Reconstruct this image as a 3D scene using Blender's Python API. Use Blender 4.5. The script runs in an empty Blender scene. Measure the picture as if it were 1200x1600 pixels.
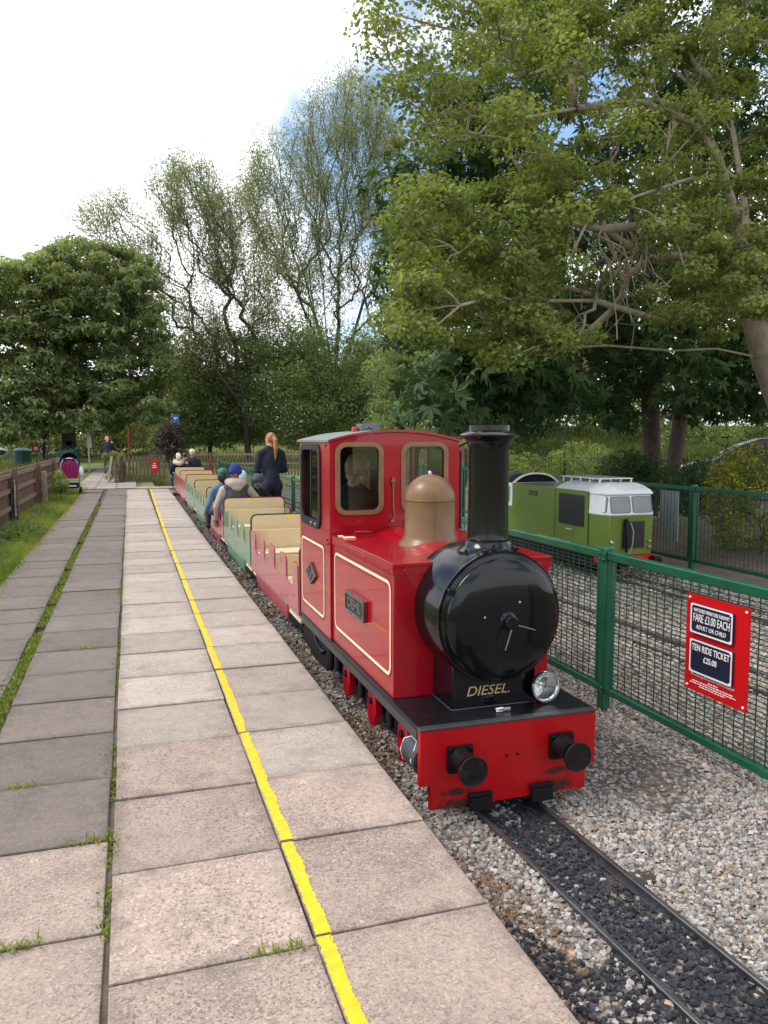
import bpy, bmesh, math, random
import numpy as np
from mathutils import Vector, Matrix, Euler
from mathutils.geometry import tessellate_polygon

random.seed(7); rng = np.random.default_rng(11)
R = math.radians
scene = bpy.context.scene
col = scene.collection

# ------------------------------------------------------------------ camera
CAM_H = 1.62; F_PX = 1230.0; PITCH = math.atan(113.0/F_PX); YAW = R(-17.902)
cam_d = bpy.data.cameras.new('camera'); cam = bpy.data.objects.new('camera', cam_d); col.objects.link(cam)
cam.location = (0, 0, CAM_H); cam.rotation_euler = (R(90)-PITCH, 0, YAW)
cam_d.sensor_fit = 'VERTICAL'; cam_d.sensor_height = 36.0; cam_d.sensor_width = 27.0
cam_d.lens = F_PX/1600.0*36.0; cam_d.clip_start = 0.05; cam_d.clip_end = 2000
scene.camera = cam

# ------------------------------------------------------------------ sky and sun
SUN_EL = 52; SUN_AZ = -84          # azimuth clockwise from +Y
world = bpy.data.worlds.new('World'); scene.world = world; world.use_nodes = True
wn = world.node_tree.nodes; wl = world.node_tree.links; wn.clear()
w_out = wn.new('ShaderNodeOutputWorld'); w_bg = wn.new('ShaderNodeBackground')
w_sky = wn.new('ShaderNodeTexSky'); w_sky.sky_type = 'NISHITA'; w_sky.sun_disc = False
w_sky.sun_elevation = R(SUN_EL); w_sky.sun_rotation = R(SUN_AZ); w_sky.air_density = 1.0; w_sky.dust_density = 0.6; w_sky.ozone_density = 2.0
w_tc = wn.new('ShaderNodeTexCoord'); w_map = wn.new('ShaderNodeMapping')
w_map.inputs['Location'].default_value = (1.762, -0.844, -1.698); w_map.inputs['Scale'].default_value = (1.0, 1.0, 1.6)
w_noise = wn.new('ShaderNodeTexNoise'); w_noise.inputs['Scale'].default_value = 2.163; w_noise.inputs['Detail'].default_value = 7; w_noise.inputs['Roughness'].default_value = 0.55
w_ramp = wn.new('ShaderNodeValToRGB'); w_ramp.color_ramp.elements[0].position = 0.42; w_ramp.color_ramp.elements[1].position = 0.53
w_sc = wn.new('ShaderNodeVectorMath'); w_sc.operation = 'SCALE'; w_sc.inputs['Scale'].default_value = 0.15
w_mix = wn.new('ShaderNodeMix'); w_mix.data_type = 'RGBA'; w_mix.inputs['B'].default_value = (1.10, 1.11, 1.13, 1)
wl.new(w_tc.outputs['Generated'], w_map.inputs['Vector']); wl.new(w_map.outputs['Vector'], w_noise.inputs['Vector'])
wl.new(w_noise.outputs['Fac'], w_ramp.inputs['Fac']); wl.new(w_sky.outputs['Color'], w_sc.inputs[0])
wl.new(w_sc.outputs['Vector'], w_mix.inputs['A']); wl.new(w_ramp.outputs['Color'], w_mix.inputs['Factor'])
wl.new(w_mix.outputs['Result'], w_bg.inputs['Color']); w_bg.inputs['Strength'].default_value = 1.0
wl.new(w_bg.outputs['Background'], w_out.inputs['Surface'])
sun_d = bpy.data.lights.new('sun', 'SUN'); sun_d.energy = 1.5; sun_d.angle = R(22); sun_d.color = (1.0, 0.94, 0.86)
sun = bpy.data.objects.new('sun', sun_d); col.objects.link(sun)
sd = Vector((math.sin(R(SUN_AZ))*math.cos(R(SUN_EL)), math.cos(R(SUN_AZ))*math.cos(R(SUN_EL)), math.sin(R(SUN_EL))))
sun.rotation_euler = sd.to_track_quat('Z', 'Y').to_euler(); sun.location = sd*60
vs = scene.view_settings; vs.view_transform = 'Standard'; vs.look = 'None'; vs.gamma = 1.0; vs.exposure = 0.80; vs.use_curve_mapping = False
scene.cycles.max_bounces = 7; scene.cycles.transparent_max_bounces = 12; scene.cycles.use_denoising = True
scene.cycles.sample_clamp_indirect = 8

# ------------------------------------------------------------------ materials
MATS = {}
def new_mat(name):
    m = bpy.data.materials.new(name); m.use_nodes = True
    nt = m.node_tree; nt.nodes.clear()
    out = nt.nodes.new('ShaderNodeOutputMaterial'); bs = nt.nodes.new('ShaderNodeBsdfPrincipled')
    nt.links.new(bs.outputs[0], out.inputs[0]); MATS[name] = m
    return m, nt, bs, out
def noise(nt, vec, scale, detail=4, rough=0.55):
    n = nt.nodes.new('ShaderNodeTexNoise'); n.inputs['Scale'].default_value = scale
    n.inputs['Detail'].default_value = detail; n.inputs['Roughness'].default_value = rough
    nt.links.new(vec, n.inputs['Vector']); return n.outputs['Fac']
def ramp(nt, fac, stops):
    r = nt.nodes.new('ShaderNodeValToRGB'); cr = r.color_ramp
    while len(cr.elements) < len(stops): cr.elements.new(0.5)
    for e, (p, c) in zip(cr.elements, stops):
        e.position = p; e.color = (c, c, c, 1) if isinstance(c, (int, float)) else (*c, 1)
    nt.links.new(fac, r.inputs['Fac']); return r.outputs['Color']
def mixc(nt, fac, a, b, mode='MIX'):
    m = nt.nodes.new('ShaderNodeMix'); m.data_type = 'RGBA'; m.blend_type = mode
    for s, v in (('Factor', fac), ('A', a), ('B', b)):
        i = m.inputs[s] if s != 'Factor' else m.inputs[0]
        if isinstance(v, (int, float)): i.default_value = v if s == 'Factor' else (v, v, v, 1)
        elif isinstance(v, tuple): i.default_value = (*v, 1)
        else: nt.links.new(v, i)
    return m.outputs['Result']
def math_n(nt, op, a, b=0.0, c=None):
    n = nt.nodes.new('ShaderNodeMath'); n.operation = op
    for i, v in enumerate((a, b) if c is None else (a, b, c)):
        if isinstance(v, (int, float)): n.inputs[i].default_value = v
        else: nt.links.new(v, n.inputs[i])
    return n.outputs[0]
def pos(nt): return nt.nodes.new('ShaderNodeNewGeometry').outputs['Position']
def objco(nt): return nt.nodes.new('ShaderNodeTexCoord').outputs['Object']
def bump(nt, bs, h, strength=0.3, dist=0.01):
    b = nt.nodes.new('ShaderNodeBump'); b.inputs['Strength'].default_value = strength; b.inputs['Distance'].default_value = dist
    nt.links.new(h, b.inputs['Height']); nt.links.new(b.outputs[0], bs.inputs['Normal'])
def M(name, c, rough=0.5, metal=0.0, coat=0.0, var=0.15, scale=6.0, bmp=0.0, bscale=40.0, dirt=0.0, dirtc=(0.10, 0.08, 0.06), rvar=0.1):
    """plain procedural material: base colour with soft noise variation, some grime and fine relief"""
    m, nt, bs, out = new_mat(name); p = pos(nt)
    n1 = noise(nt, p, scale, 5)
    lo = tuple(x*(1-var) for x in c); hi = tuple(min(1, x*(1+var)) for x in c)
    cc = ramp(nt, n1, [(0.3, lo), (0.7, hi)])
    if dirt > 0:
        d = ramp(nt, noise(nt, p, scale*1.7, 7, 0.7), [(0.52, 0.0), (0.75, dirt)])
        cc = mixc(nt, d, cc, dirtc)
    nt.links.new(cc, bs.inputs['Base Color'])
    rr = nt.nodes.new('ShaderNodeMapRange'); rr.inputs['To Min'].default_value = max(0.02, rough-rvar); rr.inputs['To Max'].default_value = min(1, rough+rvar)
    nt.links.new(noise(nt, p, scale*2.3, 4), rr.inputs['Value']); nt.links.new(rr.outputs[0], bs.inputs['Roughness'])
    bs.inputs['Metallic'].default_value = metal; bs.inputs['Coat Weight'].default_value = coat; bs.inputs['Coat Roughness'].default_value = 0.04
    if coat > 0.3 or max(c) < 0.02: bs.inputs['Specular IOR Level'].default_value = 0.2
    if bmp: bump(nt, bs, noise(nt, p, bscale, 6), bmp, 0.01)
    return m

M('red_paint', (0.31, 0.0012, 0.0095), 0.30, coat=0.55, var=0.10, bmp=0.05, bscale=7, rvar=0.05, dirt=0.07, dirtc=(0.15, 0.015, 0.015), scale=5)
M('black_gloss', (0.003, 0.0035, 0.005), 0.18, coat=0.38, var=0.2, rvar=0.04)
M('black_satin', (0.006, 0.0065, 0.008), 0.33, var=0.3, dirt=0.18, dirtc=(0.026, 0.025, 0.024), scale=14, bmp=0.05, bscale=60)
M('buffer_face', (0.008, 0.0075, 0.0075), 0.45, var=0.3, dirt=0.9, dirtc=(0.045, 0.022, 0.016), scale=16)
M('valance_grey', (0.035, 0.035, 0.038), 0.45, var=0.2, dirt=0.4)
M('black_dull', (0.007, 0.007, 0.008), 0.7, var=0.3)
M('cream_line', (0.78, 0.66, 0.42), 0.45)
M('gold_paint', (0.42, 0.32, 0.16), 0.4)
M('dome_brass', (0.165, 0.088, 0.030), 0.44, metal=0.1, coat=0.14, var=0.14, scale=9, dirt=0.35, dirtc=(0.16, 0.10, 0.06))
M('frame_brown', (0.21, 0.105, 0.045), 0.45, coat=0.2)
M('plate_grey', (0.16, 0.15, 0.14), 0.45, metal=0.6, var=0.25, scale=30)
M('plate_dark', (0.03, 0.03, 0.03), 0.5, metal=0.3)
M('chrome', (0.75, 0.75, 0.76), 0.12, metal=1.0)
M('steel', (0.55, 0.55, 0.56), 0.28, metal=1.0)
M('roof_grey', (0.16, 0.18, 0.165), 0.6, var=0.12, scale=3)
M('cab_dark', (0.02, 0.016, 0.016), 0.7)
M('rubber', (0.012, 0.012, 0.013), 0.45)
M('car_red', (0.36, 0.075, 0.085), 0.34, coat=0.55, var=0.14, scale=3, dirt=0.25, dirtc=(0.20, 0.12, 0.11))
M('car_green', (0.12, 0.235, 0.14), 0.38, coat=0.45, var=0.14, scale=3, dirt=0.25, dirtc=(0.12, 0.15, 0.12))
M('trim_red', (0.18, 0.008, 0.014), 0.35, coat=0.4)
M('trim_green', (0.012, 0.06, 0.03), 0.4, coat=0.3)
M('car_cream', (0.66, 0.50, 0.28), 0.5, var=0.07, scale=4, dirt=0.18, dirtc=(0.42, 0.30, 0.16))
M('bench_cream', (0.68, 0.57, 0.38), 0.5, var=0.1, scale=9, dirt=0.2, dirtc=(0.36, 0.28, 0.18))
M('tape_yellow', (0.80, 0.56, 0.01), 0.5)
M('fence_green', (0.004, 0.085, 0.042), 0.38, coat=0.25, var=0.18, scale=7, dirt=0.18, dirtc=(0.03, 0.06, 0.035), bmp=0.08, bscale=50)
M('wire_green', (0.012, 0.045, 0.028), 0.5)
M('sign_red', (0.50, 0.003, 0.005), 0.42, var=0.05)
M('sign_navy', (0.012, 0.016, 0.035), 0.4)
M('sign_white', (0.78, 0.76, 0.76), 0.5, var=0.05)
M('rail_steel', (0.17, 0.165, 0.17), 0.36, metal=0.85, var=0.25, scale=12)
M('rail_rust', (0.045, 0.035, 0.03), 0.7, metal=0.2, var=0.3, scale=25)
M('sleeper', (0.05, 0.04, 0.032), 0.9, var=0.3, scale=20)
M('loco_green', (0.115, 0.18, 0.018), 0.42, coat=0.2, var=0.10, scale=3, dirt=0.18, dirtc=(0.12, 0.14, 0.05))
M('loco_white', (0.74, 0.75, 0.76), 0.4, var=0.05, dirt=0.12, dirtc=(0.5, 0.5, 0.47))
M('loco_glass', (0.22, 0.23, 0.23), 0.35, var=0.10)
M('loco_black', (0.014, 0.016, 0.02), 0.35, var=0.2)
M('wood_brown', (0.15, 0.08, 0.055), 0.8, var=0.25, scale=12, bmp=0.4, bscale=70)
M('wood_rail', (0.25, 0.165, 0.12), 0.85, var=0.25, scale=12, bmp=0.4, bscale=70)
M('wood_grey', (0.24, 0.20, 0.165), 0.85, var=0.25, scale=12, bmp=0.4, bscale=70)
M('wood_old', (0.135, 0.105, 0.06), 0.9, var=0.3, scale=10, bmp=0.4, bscale=70, dirt=0.5, dirtc=(0.11, 0.13, 0.04))
M('wood_red', (0.17, 0.075, 0.05), 0.85, var=0.3, scale=8)
M('teal_rail', (0.008, 0.075, 0.075), 0.45)
M('iron_black', (0.015, 0.03, 0.022), 0.5)
M('bark_dark', (0.050, 0.040, 0.032), 0.95, var=0.35, scale=9, bmp=0.9, bscale=16)
M('bark_brown', (0.075, 0.055, 0.045), 0.95, var=0.35, scale=9, bmp=0.9, bscale=16)
M('bark_pale', (0.27, 0.225, 0.165), 0.9, var=0.3, scale=7, bmp=0.6, bscale=18, dirt=0.5, dirtc=(0.15, 0.145, 0.09))
M('skin', (0.56, 0.30, 0.22), 0.5, var=0.06)
M('skin_brown', (0.22, 0.105, 0.065), 0.5, var=0.06)
M('navy', (0.012, 0.015, 0.028), 0.85, var=0.25, scale=9, bmp=0.3, bscale=12)
M('gilet', (0.050, 0.056, 0.064), 0.75, var=0.15, bmp=0.5, bscale=14)
M('oat', (0.40, 0.33, 0.27), 0.9, var=0.10, bmp=0.3, bscale=30)
M('denim', (0.10, 0.18, 0.26), 0.85, var=0.2, bmp=0.3, bscale=30)
M('blue_knit', (0.012, 0.035, 0.20), 0.9, bmp=0.5, bscale=120)
M('ice_blue', (0.50, 0.63, 0.76), 0.9, bmp=0.3, bscale=60)
M('slate_knit', (0.055, 0.085, 0.105), 0.9, bmp=0.5, bscale=120)
M('cap_green', (0.02, 0.13, 0.085), 0.7)
M('hair_ginger', (0.33, 0.135, 0.045), 0.5, var=0.4, scale=30, bmp=0.5, bscale=60)
M('hair_blonde', (0.45, 0.27, 0.12), 0.5, var=0.4, scale=30, bmp=0.5, bscale=60)
M('hair_white', (0.70, 0.68, 0.66), 0.7, var=0.15, scale=40, bmp=0.5, bscale=60)
M('hair_dark', (0.02, 0.014, 0.012), 0.5)
M('hair_brown', (0.10, 0.045, 0.025), 0.5, var=0.3, scale=30)
M('fur_pale', (0.55, 0.44, 0.33), 0.95, bmp=0.8, bscale=90)
M('trouser_dark', (0.014, 0.014, 0.018), 0.85)
M('jeans', (0.03, 0.045, 0.085), 0.85)
M('white_cloth', (0.70, 0.68, 0.68), 0.8)
M('magenta', (0.36, 0.012, 0.12), 0.7, bmp=0.3, bscale=25)
M('eye_dark', (0.01, 0.008, 0.008), 0.3)
M('lip', (0.36, 0.13, 0.11), 0.5)
M('yellow_paint', (0.70, 0.42, 0.02), 0.45)
M('orange_paint', (0.60, 0.20, 0.03), 0.5)
M('grey_plastic', (0.10, 0.12, 0.14), 0.5)
M('sign_blue', (0.01, 0.10, 0.40), 0.4)
M('car_paint_grey', (0.05, 0.055, 0.065), 0.3, coat=0.8, metal=0.3)
M('car_paint_silver', (0.42, 0.43, 0.46), 0.3, coat=0.8, metal=0.4)
M('car_glass', (0.02, 0.03, 0.03), 0.08, coat=0.5)
M('tyre', (0.015, 0.015, 0.015), 0.8)
M('blossom', (0.78, 0.66, 0.58), 0.8)
M('board_grey', (0.34, 0.35, 0.37), 0.5)
M('soil', (0.11, 0.082, 0.055), 0.95, var=0.4, scale=14, bmp=0.8, bscale=60)
M('concrete', (0.30, 0.28, 0.25), 0.9, var=0.2, scale=10)
M('red_post', (0.16, 0.01, 0.012), 0.5)
M('tile_white', (0.62, 0.66, 0.66), 0.6, var=0.1)

def glass_mat():
    m, nt, bs, out = new_mat('glass'); nt.nodes.remove(bs)
    tr = nt.nodes.new('ShaderNodeBsdfTransparent'); tr.inputs[0].default_value = (0.80, 0.86, 0.84, 1)
    gl = nt.nodes.new('ShaderNodeBsdfGlossy'); gl.inputs['Roughness'].default_value = 0.02
    fr = nt.nodes.new('ShaderNodeFresnel'); fr.inputs['IOR'].default_value = 1.75
    mx = nt.nodes.new('ShaderNodeMixShader'); nt.links.new(fr.outputs[0], mx.inputs[0]); nt.links.new(tr.outputs[0], mx.inputs[1]); nt.links.new(gl.outputs[0], mx.inputs[2])
    nt.links.new(mx.outputs[0], out.inputs[0])
glass_mat()

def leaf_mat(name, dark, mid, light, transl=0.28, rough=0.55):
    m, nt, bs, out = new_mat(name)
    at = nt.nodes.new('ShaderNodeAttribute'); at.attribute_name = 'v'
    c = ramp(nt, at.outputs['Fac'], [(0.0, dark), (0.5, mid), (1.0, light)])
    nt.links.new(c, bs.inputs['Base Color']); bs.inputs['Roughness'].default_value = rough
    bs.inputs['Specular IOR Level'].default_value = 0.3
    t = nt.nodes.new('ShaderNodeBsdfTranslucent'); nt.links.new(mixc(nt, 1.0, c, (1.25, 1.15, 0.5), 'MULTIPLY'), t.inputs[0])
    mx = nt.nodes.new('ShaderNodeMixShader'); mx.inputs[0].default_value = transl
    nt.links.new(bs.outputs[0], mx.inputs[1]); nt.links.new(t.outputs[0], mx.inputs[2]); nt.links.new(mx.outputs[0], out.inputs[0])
leaf_mat('leaf_maple', (0.088, 0.122, 0.034), (0.20, 0.25, 0.070), (0.36, 0.41, 0.12), 0.5)
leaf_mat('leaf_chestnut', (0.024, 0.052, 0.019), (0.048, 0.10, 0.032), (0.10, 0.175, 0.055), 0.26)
leaf_mat('leaf_chestnut_lit', (0.075, 0.112, 0.042), (0.165, 0.222, 0.086), (0.34, 0.39, 0.16), 0.45)  # lit copy of the chestnut leaf: sunlight put into the colour
leaf_mat('leaf_willow', (0.13, 0.16, 0.085), (0.23, 0.27, 0.145), (0.34, 0.38, 0.22), 0.46)
leaf_mat('leaf_thicket', (0.10, 0.14, 0.058), (0.185, 0.245, 0.095), (0.30, 0.37, 0.15), 0.46)
leaf_mat('leaf_hedge', (0.09, 0.14, 0.036), (0.17, 0.235, 0.06), (0.27, 0.35, 0.09), 0.46)
leaf_mat('leaf_yellow', (0.08, 0.11, 0.018), (0.20, 0.22, 0.03), (0.44, 0.41, 0.05), 0.35)
leaf_mat('leaf_purple', (0.025, 0.018, 0.016), (0.055, 0.04, 0.034), (0.11, 0.085, 0.06), 0.15)
leaf_mat('grass_blade', (0.10, 0.15, 0.022), (0.21, 0.28, 0.040), (0.36, 0.43, 0.08), 0.4)
leaf_mat('grass_dry', (0.13, 0.145, 0.05), (0.22, 0.235, 0.085), (0.33, 0.33, 0.15), 0.4)
leaf_mat('weed_leaf', (0.06, 0.10, 0.015), (0.15, 0.21, 0.03), (0.32, 0.36, 0.06), 0.3)

def stone_mat():
    m, nt, bs, out = new_mat('ballast_stone')
    at = nt.nodes.new('ShaderNodeAttribute'); at.attribute_name = 'stone'
    c = mixc(nt, 1.0, at.outputs['Color'], ramp(nt, noise(nt, pos(nt), 160, 3), [(0.3, 0.72), (0.7, 1.12)]), 'MULTIPLY')
    nt.links.new(c, bs.inputs['Base Color']); bs.inputs['Roughness'].default_value = 0.8
stone_mat()

def slab_mat(name, base, dark, speck, speck_amt):
    m, nt, bs, out = new_mat(name)
    oi = nt.nodes.new('ShaderNodeObjectInfo'); p = pos(nt)
    off = nt.nodes.new('ShaderNodeVectorMath'); off.operation = 'ADD'
    sc = nt.nodes.new('ShaderNodeVectorMath'); sc.operation = 'SCALE'; sc.inputs[0].default_value = (3.1, 7.7, 5.3)
    nt.links.new(oi.outputs['Random'], sc.inputs['Scale']); nt.links.new(p, off.inputs[0]); nt.links.new(sc.outputs[0], off.inputs[1]); q = off.outputs[0]
    big = noise(nt, q, 2.2, 5, 0.6); mid = noise(nt, q, 14, 6, 0.65)
    c = ramp(nt, big, [(0.30, dark), (0.68, base)])
    c = mixc(nt, ramp(nt, mid, [(0.35, 0.0), (0.75, 0.55)]), c, tuple(x*1.22 for x in base))
    # old stains and a few pale trodden-in spots
    st = ramp(nt, noise(nt, q, 3.3, 7, 0.72), [(0.53, 0.0), (0.70, 0.55)])
    c = mixc(nt, st, c, tuple(x*0.55 for x in dark))
    gum = ramp(nt, noise(nt, q, 17, 1, 0.4), [(0.735, 0.0), (0.755, 0.55)])
    c = mixc(nt, gum, c, tuple(min(0.6, x*1.5) for x in base))
    # dark aggregate specks, thicker in some patches than in others
    patch = ramp(nt, noise(nt, q, 1.7, 4), [(0.34, 0.35), (0.60, 1.0)])
    s1 = ramp(nt, noise(nt, q, 64, 3, 0.65), [(0.55, 0.0), (0.60, 0.9)])
    s2 = ramp(nt, noise(nt, q, 105, 2, 0.5), [(0.585, 0.0), (0.635, 0.9)])
    f = math_n(nt, 'MULTIPLY', math_n(nt, 'MAXIMUM', s1, s2), math_n(nt, 'MULTIPLY', patch, speck_amt))
    c = mixc(nt, f, c, speck)
    s3 = ramp(nt, noise(nt, q, 95, 2, 0.5), [(0.57, 0.0), (0.63, 0.6)])
    c = mixc(nt, s3, c, tuple(min(0.8, x*1.35) for x in base))
    fine = noise(nt, q, 210, 4, 0.7)
    c = mixc(nt, 1.0, c, ramp(nt, fine, [(0.3, 0.78), (0.7, 1.16)]), 'MULTIPLY')
    # grime gathered along the edges of each slab, with its own ragged shape
    ob = nt.nodes.new('ShaderNodeSeparateXYZ'); nt.links.new(objco(nt), ob.inputs[0])
    ex = math_n(nt, 'ABSOLUTE', ob.outputs['X']); ey = math_n(nt, 'ABSOLUTE', ob.outputs['Y'])
    e = math_n(nt, 'ADD', math_n(nt, 'MAXIMUM', ex, ey), math_n(nt, 'MULTIPLY', math_n(nt, 'SUBTRACT', noise(nt, q, 9, 5, 0.7), 0.5), 0.30))
    c = mixc(nt, ramp(nt, e, [(0.25, 0.0), (0.35, 0.55)]), c, tuple(x*0.42 for x in dark))
    tint = nt.nodes.new('ShaderNodeMapRange'); tint.inputs['To Min'].default_value = 0.84; tint.inputs['To Max'].default_value = 1.08
    nt.links.new(oi.outputs['Random'], tint.inputs['Value'])
    tv = nt.nodes.new('ShaderNodeCombineXYZ')
    for i in range(3): nt.links.new(tint.outputs[0], tv.inputs[i])
    c = mixc(nt, 1.0, c, tv.outputs[0], 'MULTIPLY')
    nt.links.new(c, bs.inputs['Base Color']); bs.inputs['Roughness'].default_value = 0.85
    h = math_n(nt, 'ADD', fine, math_n(nt, 'MULTIPLY', mid, 1.5)); bump(nt, bs, h, 0.35, 0.004)
slab_mat('slab_beige', (0.42, 0.325, 0.262), (0.275, 0.210, 0.168), (0.11, 0.08, 0.064), 0.78)
slab_mat('slab_pale', (0.42, 0.355, 0.298), (0.32, 0.265, 0.218), (0.17, 0.13, 0.105), 0.6)
slab_mat('slab_grey', (0.185, 0.150, 0.124), (0.130, 0.104, 0.085), (0.08, 0.065, 0.055), 0.5)

def line_mat():
    m, nt, bs, out = new_mat('yellow_line_paint'); p = pos(nt)
    c = ramp(nt, noise(nt, p, 25, 5), [(0.3, (0.62, 0.40, 0.004)), (0.7, (0.80, 0.54, 0.012))])
    c = mixc(nt, ramp(nt, noise(nt, p, 70, 6, 0.75), [(0.60, 0.0), (0.72, 0.75)]), c, (0.36, 0.29, 0.22))
    nt.links.new(c, bs.inputs['Base Color']); bs.inputs['Roughness'].default_value = 0.6
line_mat()

def beam_mat():
    m, nt, bs, out = new_mat('red_beam_paint'); p = pos(nt)
    c = ramp(nt, noise(nt, p, 6, 4), [(0.3, (0.34, 0.0015, 0.004)), (0.7, (0.39, 0.003, 0.006))])
    n = noise(nt, p, 22, 6, 0.7)
    for (x, z, sx, sz) in ((1.47, -0.085, 0.10, 0.022), (1.50, -0.150, 0.15, 0.045), (2.02, -0.045, 0.13, 0.022), (1.98, -0.13, 0.14, 0.055)):
        mp = nt.nodes.new('ShaderNodeMapping'); mp.vector_type = 'POINT'
        mp.inputs['Location'].default_value = (-x/sx, 0, -z/sz); mp.inputs['Scale'].default_value = (1/sx, 0, 1/sz)
        nt.links.new(p, mp.inputs['Vector'])
        ln = nt.nodes.new('ShaderNodeVectorMath'); ln.operation = 'LENGTH'; nt.links.new(mp.outputs[0], ln.inputs[0])
        d = math_n(nt, 'ADD', ln.outputs['Value'], math_n(nt, 'MULTIPLY', math_n(nt, 'SUBTRACT', n, 0.5), 2.4))
        c = mixc(nt, ramp(nt, d, [(0.45, 0.92), (1.0, 0.0)]), c, (0.018, 0.014, 0.013))
    sp = ramp(nt, noise(nt, p, 48, 2), [(0.73, 0.0), (0.78, 0.6)])
    c = mixc(nt, sp, c, (0.5, 0.10, 0.09))
    nt.links.new(c, bs.inputs['Base Color']); bs.inputs['Roughness'].default_value = 0.38; bs.inputs['Coat Weight'].default_value = 0.12; bs.inputs['Specular IOR Level'].default_value = 0.25
beam_mat()

def ground_mat():
    m, nt, bs, out = new_mat('ground_cover'); p = pos(nt)
    s = nt.nodes.new('ShaderNodeSeparateXYZ'); nt.links.new(p, s.inputs[0])
    g = ramp(nt, noise(nt, p, 1.3, 6, 0.65), [(0.3, (0.105, 0.145, 0.028)), (0.55, (0.165, 0.205, 0.042)), (0.75, (0.22, 0.235, 0.07))])
    g = mixc(nt, 1.0, g, ramp(nt, noise(nt, p, 40, 4), [(0.3, 0.6), (0.7, 1.25)]), 'MULTIPLY')
    d = ramp(nt, noise(nt, p, 3.0, 7, 0.7), [(0.3, (0.13, 0.092, 0.062)), (0.6, (0.24, 0.18, 0.125)), (0.75, (0.32, 0.25, 0.18))])
    d = mixc(nt, 1.0, d, ramp(nt, noise(nt, p, 70, 3), [(0.3, 0.6), (0.7, 1.2)]), 'MULTIPLY')
    wob = math_n(nt, 'MULTIPLY', math_n(nt, 'SUBTRACT', noise(nt, p, 0.8, 4), 0.5), 3.0)
    fx = math_n(nt, 'GREATER_THAN', s.outputs['X'], 1.0)
    fy = math_n(nt, 'LESS_THAN', math_n(nt, 'ADD', s.outputs['Y'], wob), 31.0)
    fx2 = math_n(nt, 'LESS_THAN', math_n(nt, 'ADD', s.outputs['X'], wob), 17.0)
    f = math_n(nt, 'MULTIPLY', math_n(nt, 'MULTIPLY', fx, fy), fx2)
    nt.links.new(mixc(nt, f, g, d), bs.inputs['Base Color']); bs.inputs['Roughness'].default_value = 0.95
    bump(nt, bs, noise(nt, p, 30, 6, 0.7), 0.7, 0.03)
ground_mat()

def ballast_mat():
    m, nt, bs, out = new_mat('ballast_bed_mix'); p = pos(nt)
    v = nt.nodes.new('ShaderNodeTexVoronoi'); v.inputs['Scale'].default_value = 34; nt.links.new(p, v.inputs['Vector'])
    hue = nt.nodes.new('ShaderNodeSeparateColor'); nt.links.new(v.outputs['Color'], hue.inputs[0])
    c = ramp(nt, hue.outputs[0], [(0.0, (0.10, 0.085, 0.07)), (0.45, (0.22, 0.19, 0.165)), (0.8, (0.34, 0.30, 0.265)), (1.0, (0.46, 0.42, 0.38))])
    c = mixc(nt, 1.0, c, ramp(nt, v.outputs['Distance'], [(0.1, 1.15), (0.65, 0.35)]), 'MULTIPLY')
    soil = ramp(nt, noise(nt, p, 1.6, 6, 0.7), [(0.52, 0.0), (0.66, 0.75)])
    c = mixc(nt, soil, c, (0.15, 0.105, 0.07))
    nt.links.new(c, bs.inputs['Base Color']); bs.inputs['Roughness'].default_value = 0.9
    bump(nt, bs, v.outputs['Distance'], -0.9, 0.03)
ballast_mat()

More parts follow.
